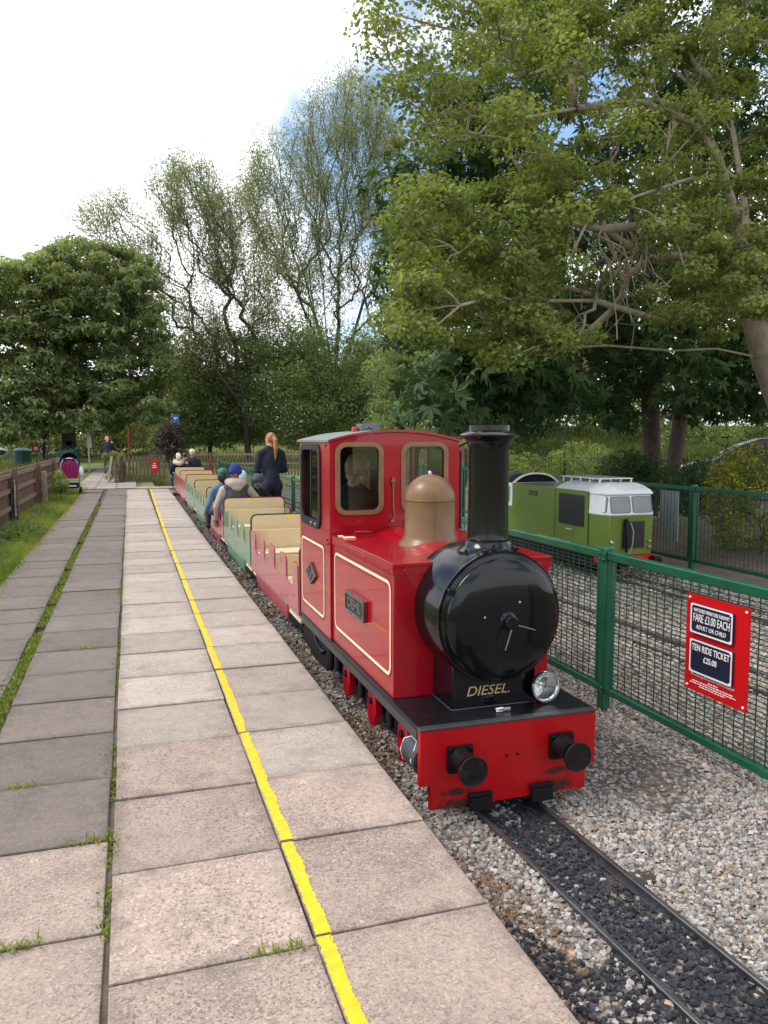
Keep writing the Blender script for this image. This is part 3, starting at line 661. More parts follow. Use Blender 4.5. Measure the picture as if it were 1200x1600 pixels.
for a, l in ((252, 0.105), (-18, 0.095)):
    d = Vector((math.cos(R(a)), 0, math.sin(R(a)))); c = Vector((CX+0.012, 3.412, SBZ-0.008))
    MB().tube([c+d*0.03, c+d*(0.03+l)], [0.0042, 0.0028], 8).build('door_handle', 'plate_grey', door, smooth=40)
for ox, oz in ((-0.115, 0.02), (0.075, 0.085)): MB().lathe((CX+ox, 3.476, SBZ+oz), (0, -1, 0), [(0.006, 0), (0.006, 0.008), (0.0, 0.01)], 8).build('rivet', 'steel', door, smooth=40)
MB().box(CX-0.302, CX-0.268, 3.488, 3.508, SBZ+0.135, SBZ+0.170).build('door_clip', 'black_gloss', door, 0.004)
sad = MB().plate([[(CX-0.235, 0.2505), (CX+0.235, 0.2505), (CX+0.235, 0.50), (CX-0.235, 0.50)]], xz(3.592), 0.35).build('saddle', 'black_gloss', eng, 0.004)
text_obj('lettering', 'DIESEL.', 'gold_paint', sad, (CX-0.035, 3.590, 0.338), (1, 0, 0.0), (0, 0, 1), 0.072, width=0.24, shear=0.28)
MB().tube([(CX-0.236, 3.93, 0.252), (CX-0.236, 3.590, 0.252), (CX+0.236, 3.590, 0.252)], 0.004, 6).build('saddle_bead', 'valance_grey', sad)
# headlamp
lx, lz = 2.025, 0.340
lamp = MB().lathe((lx, 3.62, lz), (0.05, -1, 0.02), [(0.03, 0.025), (0.06, 0.036), (0.076, 0.060), (0.080, 0.075), (0.078, 0.080)], 40, caps=False).build('headlamp', 'black_satin', eng, smooth=40)
ax = Vector((0.05, -1, 0.02)).normalized(); lc = Vector((lx, 3.62, lz))
MB().lathe(lc+ax*0.072, ax, [(0.084, 0), (0.086, 0.006), (0.082, 0.014), (0.074, 0.014), (0.074, 0.0)], 40, caps=False).build('lamp_rim', 'chrome', lamp, smooth=50)
MB().lathe(lc+ax*0.028, ax, [(0.010, 0), (0.04, 0.006), (0.062, 0.020), (0.074, 0.044)], 40, caps=False).build('reflector', 'chrome', lamp, smooth=50)
MB().tube([lc+ax*0.03, lc+ax*0.058], 0.011, 10).box(lx-0.010, lx+0.010, 3.555, 3.560, lz-0.055, lz+0.01).build('bulb', 'chrome', lamp, smooth=50)
MB().lathe(lc+ax*0.076, ax, [(0.074, 0), (0.05, 0.004), (0.0, 0.006)], 40, caps=False).build('lens', 'glass', lamp, smooth=50)
MB().tube([(lx, 3.60, 0.251), (lx, 3.60, lz-0.06)], 0.012, 10).build('lamp_stem', 'black_satin', lamp, smooth=40)
MB().box(CX-0.03, CX+0.045, 3.500, 3.528, 0.2505, 0.256).box(CX+0.005, CX+0.045, 3.490, 3.512, 0.2565, 0.272).tube([(CX-0.028, 3.515, 0.262), (CX+0.01, 3.505, 0.268)], 0.009, 8).build('latch', 'chrome', eng, 0.002)
# chimney
MB().lathe((CX, 3.69, 1.03), (0, 0, 1), [(0.160, 0.0), (0.158, 0.022), (0.146, 0.030), (0.124, 0.048), (0.114, 0.072), (0.1145, 0.074), (0.1145, 0.082), (0.108, 0.084), (0.1050, 0.11), (0.103, 0.54), (0.108, 0.565), (0.125, 0.590), (0.150, 0.607), (0.153, 0.613), (0.146, 0.620), (0.112, 0.634), (0.1055, 0.636), (0.1055, 0.662), (0.092, 0.664), (0.088, 0.60), (0.0, 0.50)], 56).build('chimney', 'black_gloss', eng, smooth=32)
for a in (200, 250, 290, 340): MB().sphere((CX+0.156*math.cos(R(a)), 3.69+0.156*math.sin(R(a)), 1.060), 0.008, 8, 5).build('bolt', 'black_gloss', eng, smooth=60)
# side tanks / engine casing
TX0, TX1, TY0, TY1, TZ = 1.297, 2.217, 3.855, 5.16, 0.975
tank = MB().plate([[(TX0, 0.2505), (TX1, 0.2505), (TX1, TZ-0.02), (TX0, TZ-0.02)]], xz(TY0), TY1-TY0).build('side_tank', 'red_paint', eng, 0.004)
MB().box(TX0-0.006, TX1+0.006, TY0-0.006, TY1, TZ-0.0195, TZ).box(TX0-0.006, TX0-0.0005, TY0-0.006, TY1, TZ-0.06, TZ-0.019).box(TX1+0.0005, TX1+0.006, TY0-0.006, TY1, TZ-0.06, TZ-0.019).box(TX0-0.006, TX1+0.006, TY0-0.006, TY0-0.0005, TZ-0.06, TZ-0.019).build('tank_top', 'red_paint', tank, 0.003)
hump = [(CX+0.31*math.sin(R(a)), 0.708+0.31*math.cos(R(a))) for a in range(-31, 32, 4)]
MB().plate([hump], xz(3.90), 1.25).build('boiler_top', 'red_paint', tank, smooth=40)
for y in (3.93, 4.35, 4.75, 5.08):
    MB().sphere((TX0-0.006, y, TZ-0.040), 0.006, 8, 5).build('bolt', 'red_paint', tank, smooth=60)
for x in (1.36, 2.15): MB().sphere((x, TY0-0.006, TZ-0.040), 0.008, 8, 5).build('bolt', 'red_paint', tank, smooth=60)
MB().tube([(1.42, 5.02, 0.976), (1.42, 5.02, 1.006), (1.52, 5.0, 1.006), (1.52, 5.0, 0.976)], 0.008, 8).box(1.41, 1.53, 4.985, 5.035, 0.9755, 0.981).build('filler_handle', 'red_paint', tank, smooth=40)
MB().box(1.325, 1.40, 4.93, 4.99, 0.9755, 0.983).box(1.315, 1.345, 5.03, 5.08, 0.9755, 0.982).build('hinge', 'cream_line', tank, 0.002)
def lining(x, y0, y1, z0, z1, r, parent, w=-0.0015):
    MB().plate([rr(y0, z0, y1, z1, r), list(reversed(rr(y0+0.017, z0+0.017, y1-0.017, z1-0.017, max(0.01, r-0.017))))], yz(x), w).build('cream_lining', 'cream_line', parent)
    MB().plate([rr(y0-0.016, z0-0.016, y1+0.016, z1+0.016, r+0.016), list(reversed(rr(y0-0.009, z0-0.009, y1+0.009, z1+0.009, r+0.009)))], yz(x), w*0.8).build('dark_lining', 'trim_red', parent)
for x, w in ((TX0-0.0008, -0.0015), (TX1+0.0008, 0.0015)): lining(x, 3.895, 5.095, 0.355, 0.872, 0.06, tank, w)
def nameplate(x, y0, y1, z0, z1):
    bk = MB().box(x-0.010, x, y0, y1, z0, z1).build('nameplate', 'red_paint', tank, 0.002)
    MB().box(x-0.020, x-0.0102, y0, y1, z0, z1).build('plate_face', 'plate_dark', bk, 0.002)
    MB().plate([rr(y0, z0, y1, z1, 0.006, 2), list(reversed(rr(y0+0.016, z0+0.016, y1-0.016, z1-0.016, 0.003, 2)))], yz(x-0.0202), -0.008).build('plate_frame', 'plate_grey', bk)
    text_obj('raised_letters', 'DEHL', 'plate_grey', bk, (x-0.024, (y0+y1)/2, (z0+z1)/2), (0, -1, 0), (0, 0, 1), 0.085, width=(y1-y0)*0.70, depth=0.008, bold=0.002)
nameplate(TX0-0.001, 4.325, 4.735, 0.555, 0.680)
# dome
MB().lathe((CX, 4.52, 0.975), (0, 0, 1), [(0.192, 0.0), (0.186, 0.018), (0.168, 0.034), (0.157, 0.060), (0.1545, 0.27), (0.1575, 0.274), (0.1575, 0.281), (0.1545, 0.284)]+[(0.1545*math.cos(R(a)), 0.284+0.150*math.sin(R(a))) for a in range(10, 90, 8)]+[(0.0, 0.4345)], 56).build('dome', 'dome_brass', eng, smooth=35)
MB().lathe((CX, 4.52, 1.407), (0, 0, 1), [(0.012, 0), (0.012, 0.014), (0.006, 0.022)], 12).build('dome_finial', 'steel', eng, smooth=35)
# cab
CY0, CY1 = 5.165, 6.14; CX0, CX1 = 1.283, 2.231
cab = empty('cab', (CX, 5.6, 0.25)); cab.parent = eng; cab.location = cab.location-eng.location
arc = [(CX0+(CX1-CX0)*t, 1.600+0.068*(1-(2*t-1)**2)) for t in np.linspace(1, 0, 17)]
w1 = rr(1.345, 1.130, 1.640, 1.580, 0.055); w2 = rr(1.815, 1.130, 2.120, 1.580, 0.055)
def rev(l): return list(reversed(l))
fs = MB().plate([[(CX0, 0.2505), (CX1, 0.2505)]+arc, rev(w1), rev(w2)], xz(CY0), 0.02).build('front_sheet', 'red_paint', cab)
bs_ = MB().plate([[(CX0, 0.2505), (CX1, 0.2505)]+arc, rev(rr(1.93, 0.95, 2.20, 1.58, 0.05))], xz(CY1-0.02), 0.02).build('rear_sheet', 'red_paint', cab)
for (a, b, c, d) in ((1.345, 1.130, 1.640, 1.580), (1.815, 1.130, 2.120, 1.580)):
    f = MB().plate([rr(a-0.024, b-0.024, c+0.024, d+0.024, 0.075), rev(rr(a+0.010, b+0.010, c-0.010, d-0.010, 0.045))], xz(CY0-0.0005), -0.012).build('window_frame', 'frame_brown', cab, 0.003)
    for i in range(3):
        for x in (a-0.008, c+0.008): MB().sphere((x, CY0-0.0125, b+0.08+i*(d-b-0.16)/2), 0.006, 8, 5).build('screw', 'frame_brown', f, smooth=60)
    MB().plate([rr(a+0.004, b+0.004, c-0.004, d-0.004, 0.05)], xz(CY0+0.008), 0.003).build('pane', 'glass', f)
sw = rr(5.44, 1.005, 6.055, 1.575, 0.085)
for x, w, g in ((CX0, 0.018, -1), (CX1-0.018, 0.018, 1)):
    s_ = MB().plate([[(CY0+0.0205, 0.2505), (CY1-0.0205, 0.2505), (CY1-0.0205, 1.600), (CY0+0.0205, 1.600)], rev(sw)], yz(x), w).build('side_sheet', 'red_paint', cab)
    xo = x if g < 0 else x+w
    f = MB().plate([rr(5.415, 0.980, 6.080, 1.590, 0.10), rev(rr(5.475, 1.040, 6.020, 1.545, 0.07))], yz(xo+g*0.0005), g*0.012).build('window_frame', 'rubber', cab, 0.003)
    MB().plate([rr(5.47, 1.03, 5.76, 1.55, 0.05)], yz(xo-g*0.009), g*0.003).build('pane', 'glass', f)
    MB().box(min(xo-g*0.012, xo-g*0.002), max(xo-g*0.012, xo-g*0.002), 5.75, 5.775, 1.03, 1.55).build('glazing_bar', 'rubber', f, 0.002)
    for y in (5.53, 5.66): MB().box(min(xo, xo+g*0.026), max(xo, xo+g*0.026), y-0.012, y+0.012, 1.000, 1.022).build('catch', 'steel', f, 0.003)
    lining(xo+g*0.0008, 5.335, 6.085, 0.355, 0.872, 0.06, s_, g*0.0015)
    MB().plate([[(5.72, 0.71), (5.555, 0.625), (5.72, 0.54), (5.885, 0.625)]], yz(xo+g*0.0008), g*0.012).build('maker_plate', 'plate_dark', s_, 0.002)
    MB().plate([[(5.72, 0.71), (5.555, 0.625), (5.72, 0.54), (5.885, 0.625)], [(5.72, 0.560), (5.593, 0.625), (5.72, 0.690), (5.847, 0.625)]], yz(xo+g*0.0135), g*0.004).build('plate_frame', 'plate_grey', s_)
    for yy, zz in ((5.66, 0.64), (5.72, 0.61), (5.78, 0.645)): MB().box(min(xo+g*0.0135, xo+g*0.0165), max(xo+g*0.0135, xo+g*0.0165), yy-0.018, yy+0.018, zz-0.022, zz+0.022).build('raised_letters', 'plate_grey', s_)
    for yy, zz in ((5.24, 0.935), (5.215, 0.91), (5.26, 0.905), (5.27, 1.58)): MB().sphere((xo+g*0.003, yy, zz), 0.010, 8, 5).build('bolt', 'red_paint', s_, smooth=60)
ro = [(CX0-0.012+(CX1-CX0+0.024)*t, 1.603+0.071*(1-(2*t-1)**2)) for t in np.linspace(1, 0, 17)]
roof = MB().plate([ro+[(x, z+0.014) for x, z in rev(ro)]], xz(CY0-0.012), CY1-CY0+0.05).build('cab_roof', 'roof_grey', cab, smooth=40)
MB().plate([[(x, z-0.002) for x, z in ro]+[(x, z+0.0155) for x, z in rev(ro)]], xz(CY0-0.0160), 0.006).build('roof_edge', 'red_paint', roof)
rx, ry, rz = at(559, 666, 5.62)
MB().box(rx-0.005, rx+0.135, 5.52, 5.64, 1.668, 1.735).tube([(rx+0.03, 5.515, 1.70), (rx+0.05, 5.515, 1.72), (rx+0.09, 5.515, 1.69)], 0.008, 6).build('roof_box', 'grey_plastic', roof, 0.010)
MB().box(rx-0.05, rx-0.012, 5.56, 5.62, 1.662, 1.712).build('roof_lamp', 'sign_red', roof, 0.008)
MB().tube([(CX-0.025, CY0-0.016, 1.30), (CX-0.025, CY0-0.02, 1.15), (CX-0.018, CY0-0.018, 1.09), (CX-0.03, CY0-0.015, 1.06)], 0.0045, 6).lathe((CX-0.025, CY0-0.018, 1.29), (0, 0, 1), [(0.008, 0), (0.012, 0.03), (0.026, 0.045), (0.010, 0.05), (0.012, 0.07), (0, 0.075)], 12).sphere((CX-0.03, CY0-0.018, 1.055), 0.014, 10, 6).build('whistle', 'frame_brown', cab, smooth=45)
MB().box(CX1+0.016, CX1+0.034, 5.20, 5.26, 0.98, 1.54).tube([(CX1, 5.23, 1.05), (CX1+0.02, 5.23, 1.05)], 0.008, 6).tube([(CX1, 5.23, 1.48), (CX1+0.02, 5.23, 1.48)], 0.008, 6).build('wing_mirror', 'rubber', cab, 0.004)
MB().tube([(1.845, 5.13, 0.99), (1.845, 5.13, 1.06)], 0.022, 10).build('gauge', 'black_satin', cab, 0.004)
MB().box(CX0+0.02, CX1-0.02, CY0+0.03, CY1-0.03, 0.252, 0.27).box(CX0+0.08, CX1-0.08, 5.78, 6.08, 0.271, 0.62).build('cab_floor', 'cab_dark', cab)
MB().box(CX0+0.03, 1.92, CY1-0.030, CY1-0.0215, 0.27, 1.60).box(CX0+0.03, CX1-0.03, CY0+0.04, CY1-0.04, 1.585, 1.598).build('cab_shade_sheets', 'cab_dark', cab)  # dark sheets added to stand in for the shade inside the cab
# skirt, steps and motion under the footplate
MB().plate([[(6.12, 0.2235), (5.17, 0.2235), (5.17, 0.165), (5.30, 0.145), (5.34, -0.02), (5.86, -0.035), (5.90, 0.005), (6.12, 0.012)]], yz(1.300), 0.012).build('cab_skirt', 'black_dull', eng)
MB().tube([(1.293, 5.72, 0.165), (1.287, 5.60, 0.12), (1.287, 5.48, 0.10), (1.29, 5.36, 0.12)], 0.008, 6).sphere((1.288, 5.42, 0.10), 0.022, 10, 6).build('pipework', 'black_satin', eng, smooth=40)
for y_, r_, z_ in ((5.22, 0.02, 0.02), (5.08, 0.014, 0.05)): MB().tube([(1.30, y_, 0.17), (1.30, y_, z_)], r_, 8).build('drain_pipe', 'black_satin', eng, smooth=40)
AX = (3.72, 4.27, 4.83)
for s in (-1, 1):
    for y in AX:
        x = 1.757+s*0.17
        w = MB().lathe((x, y, -0.03), (s, 0, 0), [(0.20, -0.03), (0.20, -0.018), (0.188, -0.014), (0.185, 0.03), (0.15, 0.034), (0.14, 0.022), (0.05, 0.022), (0.05, 0.04), (0, 0.04)], 36).build('wheel', 'black_dull', eng, smooth=35)
        xo = 1.757+s*0.432
        ck = MB().plate([[(y+a, b) for a, b in ((-0.055, 0.17), (0.055, 0.17), (0.085, 0.06), (0.06, -0.02), (0.0, -0.045), (-0.06, -0.02), (-0.085, 0.06))]], yz(xo-s*0.02), s*0.045).build('crank', 'red_paint', eng, 0.004)
        MB().tube([(xo-s*0.2, y, 0.05), (xo-s*0.02, y, 0.05)], 0.03, 10).build('axle', 'black_dull', ck, smooth=40)
        MB().lathe((xo+s*0.025, y, 0.11), (s, 0, 0), [(0.022, 0), (0.022, 0.012), (0, 0.014)], 12).build('crank_pin', 'black_satin', ck, smooth=40)
        MB().tube([(1.757+s*0.455, y+0.20, 0.17), (1.757+s*0.455, y+0.20, 0.07)], 0.022, 10).build('spring_hanger', 'black_satin', eng, smooth=40)
    MB().box(min(1.757+s*0.425, 1.757+s*0.405), max(1.757+s*0.425, 1.757+s*0.405), AX[0], AX[2], 0.125, 0.160).build('coupling_rod', 'red_paint', eng, 0.003)
    c0 = 1.757+s*0.40
    cy = MB().lathe((c0, 3.66, 0.055), (0, -1, 0), [(0.085, 0), (0.088, 0.01), (0.088, 0.17), (0.080, 0.18), (0.03, 0.182), (0.03, 0.20)], 32).build('cylinder', 'valance_grey', eng, smooth=35)
    MB().tube([(c0+s*0.089*math.cos(R(a)), 3.655-0.15*t, 0.055+0.089*math.sin(R(a))) for a, t in ((-35, 0), (0, 0), (40, 0.0), (62, 0.25), (62, 0.75), (40, 1), (0, 1), (-35, 1))], 0.003, 5).build('cylinder_lining', 'sign_white', cy)

# ------------------------------------------------------------------ carriages
def carriage_proto(paint, trim):
    """open toast-rack carriage, 2.72 m pitch; local y runs from 0 (end board nearest the engine) to 2.66"""
    c = empty('open_carriage', (0, 0, 0))
    W = 0.445; LEN = 2.64
    top = []
    for k in range(5):                    # fingers, from the far end back to the near end
        b = LEN-0.6*k; a = max(0.03, b-0.30)
        r = 0.042
        if b-a < 0.15: continue
        pts = [(b, 0.60-r*1.6), (b-r*0.35, 0.60-r*0.45), (b-r*1.1, 0.60), (a+r*1.1, 0.60), (a+r*0.35, 0.60-r*0.45), (a, 0.60-r*1.6)]
        top += pts
        if k < 4:
            n_ = LEN-0.6*(k+1)
            if n_-0.15 > 0.03: top += [(a, 0.41), (a-0.02, 0.385), (a-0.06, 0.372), (n_+0.06, 0.372), (n_+0.02, 0.385), (n_, 0.41)]
    top += [(0.0, top[-1][1])] if top[-1][0] > 0.05 else []
    out = [(0.0, 0.17), (0.50, 0.17), (0.50, 0.035), (2.14, 0.035), (2.24, 0.075), (2.30, 0.150), (LEN, 0.165)]+top
    for s in (-1, 1):
        p = MB().plate([out], lambda u, v, w, s=s: (s*W+s*w, u, v), 0.016).build('side_panel', paint, c)
        for (y, z) in [(0.2+0.3*i, 0.30-0.05*(i % 3)) for i in range(8)]+[(0.75+0.6*i, 0.52) for i in range(4)]:
            MB().sphere((s*(W+0.016), y, z), 0.008, 6, 4).build('rivet', paint, p, smooth=60)
    # end board with painted edge and a strip of yellow tape
    b = MB().plate([rr(-W-0.012, 0.14, W+0.012, 0.772, 0.075)], lambda u, v, w: (u, -0.030+w, v), 0.022).build('end_board', trim, c)
    MB().plate([rr(-W+0.006, 0.16, W-0.006, 0.756, 0.06)], lambda u, v, w: (u, -0.0305-w, v), 0.004).build('cream_face', 'car_cream', b)
    MB().plate([rr(-0.052, 0.716, 0.052, 0.750, 0.006, 2)], lambda u, v, w: (u, -0.0348-w, v), 0.002).build('yellow_tape', 'tape_yellow', b)
    MB().plate([rr(-W+0.006, 0.20, W-0.006, 0.60, 0.02)], lambda u, v, w: (u, -0.0078+w, v), 0.004).build('cream_face', 'car_cream', b)
    MB().box(-W+0.004, W-0.004, 0.02, LEN-0.02, 0.10, 0.125).build('floor', 'bench_cream', c)
    for y0, sgn in ((0.05, 1), (LEN-0.05, -1)):       # two facing slatted benches
        for i in range(3):
            yy = y0+sgn*(0.02+0.125*i); MB().box(-W+0.01, W-0.01, min(yy, yy+sgn*0.105), max(yy, yy+sgn*0.105), 0.365, 0.385).build('bench_slat', 'bench_cream', c, 0.004)
        yy = y0+sgn*0.38; MB().box(-W+0.01, W-0.01, min(yy, yy+sgn*0.016), max(yy, yy+sgn*0.016), 0.13, 0.36).build('bench_front', 'car_cream', c, 0.003)
    MB().box(-W+0.01, W-0.01, LEN-0.035, LEN-0.012, 0.13, 0.60).build('rear_panel', 'car_cream', c, 0.003)
    MB().box(-0.30, 0.30, 0.02, LEN, 0.0, 0.095).box(-0.05, 0.05, -0.10, LEN+0.03, 0.01, 0.06).build('underframe', 'black_dull', c)
    for y in (0.30, 2.36):
        bg = MB().box(-0.26, 0.26, y-0.30, y+0.30, -0.10, -0.005).build('bogie', 'black_dull', c, 0.004)
        for yy in (-0.18, 0.18):
            for s in (-1, 1): MB().lathe((s*0.17, y+yy, -0.115), (s, 0, 0), [(0.11, -0.02), (0.11, -0.01), (0.10, -0.005), (0.10, 0.03), (0.0, 0.035)], 20).build('wheel', 'black_dull', bg, smooth=35)
    return c
proto = {'red': carriage_proto('car_red', 'trim_red'), 'green': carriage_proto('car_green', 'trim_green')}
CAR_Y = [6.31+2.72*i for i in range(8)]
car_labels = [('red', 'empty pinkish red open carriage coupled right behind the locomotive'), ('green', 'empty pale green open carriage, second behind the locomotive'),
    ('red', 'red open carriage carrying the man in the grey gilet and children'), ('green', 'green open carriage just behind the one with the gilet man'),
    ('green', 'fifth open carriage, green, directly ahead of the two far red ones'), ('red', 'sixth open carriage, first of the two far red ones'),
    ('red', 'seventh open carriage, last red one near the far gate'), ('green', 'last green open carriage at the far end, with the white-haired passenger')]
used = set()
for (colr, lab), y in zip(car_labels, CAR_Y):
    o = proto[colr] if colr not in used else copy_tree(proto[colr]); used.add(colr)
    bend_x = 0.05*max(0, (y-18)/10)
    o.location = (CX+bend_x, y, 0); tag(o, lab, 'carriage', 'open carriages of the miniature train')

# ------------------------------------------------------------------ green mesh fences
def mesh_fence(name, label, x, posts, z0, ztop, sub_bar=True):
    f = empty(name, (x, posts[0], z0)); tag(f, label, 'fence')
    zb = z0+0.155; k = 0
    pm = None
    for y in posts:
        m = MB().box(-0.034, 0.034, -0.034, 0.034, 0.0, ztop-z0+0.01).box(-0.041, 0.041, -0.041, 0.041, ztop-z0-0.075, ztop-z0+0.018)
        if pm is None:
            pm = m.mesh('post', 'fence_green', 40); cap = MB().lathe((0, 0, ztop-z0+0.016), (0, 0, 1), [(0.044, 0), (0.040, 0.012), (0.02, 0.020), (0, 0.022)], 16).mesh('post_cap', 'fence_green', 40)
            bolt = MB()
            for sy in (-1, 1):
                for zz in (ztop-z0-0.02, ztop-z0-0.06, 0.12, 0.16): bolt.sphere((-0.042 if zz > 0.3 else -0.036, sy*0.024, zz), 0.009, 8, 5)
            bolt = bolt.mesh('bolts', 'fence_green', 60)
        p = put('post', pm, f, (0, y-posts[0], 0)); b = p.modifiers.new('bevel', 'BEVEL'); b.width = 0.006; b.segments = 2
        put('post_cap', cap, p, (0, 0, 0)); put('bolts', bolt, p, (0, 0, 0))
    for a, b in zip(posts[:-1], posts[1:]):
        MB().box(x-0.028, x+0.028, a+0.042, b-0.042, ztop-0.062, ztop-0.002).build('top_rail', 'fence_green', f, 0.008)
        MB().box(x-0.024, x+0.024, a+0.035, b-0.035, zb-0.032, zb+0.015).build('bottom_rail', 'fence_green', f, 0.007)
        for y in (a+0.085, b-0.085):
            if sub_bar: MB().box(x-0.012, x+0.012, y-0.013, y+0.013, zb+0.016, ztop-0.053).build('panel_bar', 'fence_green', f, 0.004)
        m = MB(); r = 0.0025; d = x-0.006
        ny = int((b-a-0.2)/0.075)
        for i in range(1, ny):
            y = a+0.1+(b-a-0.2)*i/ny; m.box(d-r-0.004, d+r-0.004, y-r, y+r, zb, ztop-0.045)
        nz = int((ztop-0.06-zb)/0.0265) if b < 14 else int((ztop-0.06-zb)/0.053)
        for i in range(1, nz):
            z = zb+(ztop-0.06-zb)*i/nz; m.box(d-r, d+r, a+0.09, b-0.09, z-r, z+r)
        m.build('wire_mesh', 'wire_green', f, kind='stuff')
    return f
mesh_fence('mesh_fence', 'near green mesh fence beside the red locomotive, carrying the fare sign', 3.10, [1.90+2.72*i for i in range(11)], -0.25, 0.865)
mesh_fence('mesh_fence', 'far green mesh fence behind the green locomotive', 7.644, [6.57+2.72*i for i in range(7)], -0.25, 0.955)

# the fare sign fixed to the near fence
sx = 3.066; sy0, sy1, sz0, sz1 = 3.262, 3.752, 0.178, 0.738
sg = MB().plate([rr(sy0, sz0, sy1, sz1, 0.008, 2)], yz(sx), 0.006).build('fare_sign', 'sign_red', label='red fare sign board with two navy panels on the near mesh fence', cat='sign')
def sign_pt(u, v, off=0.0): return (sx-off, sy1-u*(sy1-sy0), sz1-v*(sz1-sz0))       # u left->right, v top->bottom
SXD, SYD = (0, -1, 0), (0, 0, 1)
def panel(u0, v0, u1, v1, th, name, lip=0.008):
    y1, z1 = sign_pt(u0, v0)[1:]; y0, z0 = sign_pt(u1, v1)[1:]
    p = MB().plate([rr(y0, z0, y1, z1, 0.008, 3)], yz(sx-0.0005), -th).build(name, 'sign_navy', sg, 0.001)
    MB().plate([rr(y0, z0, y1, z1, 0.008, 3), list(reversed(rr(y0+lip, z0+lip, y1-lip, z1-lip, 0.005, 3)))], yz(sx-0.0008-th), -0.003).build('white_border', 'sign_white', p)
    for a in (y0+0.012, y1-0.012):
        for b in (z0+0.012, z1-0.012): MB().sphere((sx-th-0.004, a, b), 0.005, 8, 4).build('screw', 'sign_white', p)
    return p
p1 = panel(0.12, 0.085, 0.79, 0.385, 0.018, 'fare_panel'); p2 = panel(0.12, 0.455, 0.80, 0.795, 0.016, 'ticket_panel')
for (body, v, sz, wd, th, par, bo) in (('WATFORD MINIATURE RAILWAY', 0.150, 0.030, 0.285, 0.018, p1, 0.0), ('FARE £3.00 EACH', 0.228, 0.066, 0.285, 0.018, p1, 0.0), ('ADULT OR CHILD', 0.318, 0.034, 0.235, 0.018, p1, 0.0), ('TEN RIDE TICKET', 0.535, 0.054, 0.30, 0.016, p2, 0.0004), ('£25.00', 0.635, 0.046, 0.105, 0.016, p2, 0.0004)):
    text_obj('lettering', body, 'sign_white', par, sign_pt(0.457, v, th+0.0015), SXD, SYD, sz, width=wd, bold=bo)
text_obj('lettering', 'We accept payment by Cash, Card or Contactless', 'sign_white', sg, sign_pt(0.46, 0.825, 0.0015), SXD, SYD, 0.024, width=0.34)
m = MB()                                   # the small print, too fine to read
for v, (a, b) in ((0.868, (0.40, 0.56)), (0.892, (0.14, 0.80)), (0.914, (0.10, 0.84)), (0.936, (0.26, 0.68))):
    u = a
    while u < b:
        l = random.uniform(0.02, 0.06); _, y, z = sign_pt(u, v); m.box(sx-0.0018, sx-0.0006, y-min(l, b-u)*0.49, y, z-0.0028, z+0.0028); u += l+0.012
m.build('small_print', 'sign_white', sg)
for u in (0.05, 0.95):
    for v in (0.04, 0.96): _, y, z = sign_pt(u, v); MB().sphere((sx-0.001, y, z), 0.008, 10, 5).build('screw', 'sign_white', sg, smooth=60)

# ------------------------------------------------------------------ green locomotive on the siding
LX = 6.30
gl = empty('miniature_locomotive', (LX, 10.4, -0.22), 'olive green miniature diesel locomotive with white cab roof behind the mesh fence', 'locomotive')
X0, X1 = LX-0.42, LX+0.42
body = MB().plate([[(X0, 0.09), (X1, 0.09), (X1, 0.925), (X0, 0.925)], [(X1-0.02, 0.30), (X0+0.02, 0.30), (X0+0.02, 0.905), (X1-0.02, 0.905)]], xz(9.235), 2.6).build('body_shell', 'loco_green', gl, 0.004)
MB().box(X0+0.02, X1-0.02, 9.3, 11.8, 0.30, 0.32).build('inner_floor', 'black_dull', gl)
def arcx(h, z, n=13, x0=X0, x1=X1): return [(x0+(x1-x0)*t, z+h*(1-abs(2*t-1)**2.6)) for t in np.linspace(1, 0, n)]
MB().plate([[(X0, 0.926), (X1, 0.926)]+arcx(0.11, 0.927)], xz(9.225), 0.86).build('cab_roof', 'loco_white', gl, smooth=40)
# open cockpit ends in a dark arch, framed white by the rear cab
ar = arcx(0.16, 0.927); ai = arcx(0.135, 0.927, x0=X0+0.03, x1=X1-0.03)
MB().plate([[(X0, 0.926), (X1, 0.926)]+ar, list(reversed([(X0+0.03, 0.93), (X1-0.03, 0.93)]+ai))], xz(11.42), 0.05).build('rear_cab_roof', 'loco_white', gl, smooth=40)
MB().plate([[(X0+0.01, 0.926), (X1-0.01, 0.926)]+arcx(0.14, 0.927, x0=X0+0.01, x1=X1-0.01)], xz(11.475), 0.30).build('arch_shade_fill', 'black_dull', gl)  # black fill standing in for the shaded inside of the arch opening
MB().box(X0-0.004, X1+0.004, 11.45, 11.86, 0.55, 0.9255).build('rear_window_band', 'loco_white', gl, 0.01)
MB().box(X0-0.008, X0-0.0045, 11.52, 11.76, 0.62, 0.87).build('rear_window', 'loco_glass', gl, 0.001)
MB().box(X0+0.05, X1-0.05, 11.86, 12.25, 0.09, 0.80).build('rear_nose', 'loco_green', gl, 0.06, 4)
# nose: chamfered plan
def prism(planb, z0, plant, z1, m):
    n = len(planb); m.add([(x, y, z0) for x, y in planb]+[(x, y, z1) for x, y in plant], [tuple(range(n-1, -1, -1)), tuple(range(n, 2*n))]+[(i, (i+1) % n, n+(i+1) % n, n+i) for i in range(n)]); return m
def plan(yf, k=0.0, xf=0.335): return [(X0+k, 9.2345), (X0+0.02+k, 9.05), (LX-xf, yf), (LX+xf, yf), (X1-0.02-k, 9.05), (X1-k, 9.2345)]
prism(plan(8.87), 0.09, plan(8.85), 0.625, MB()).build('nose', 'loco_green', gl, 0.012)
cabw = prism(plan(8.845, -0.006), 0.6255, plan(8.90, 0.012, 0.32), 0.895, MB()).build('cab_window_band', 'loco_white', gl, 0.010)
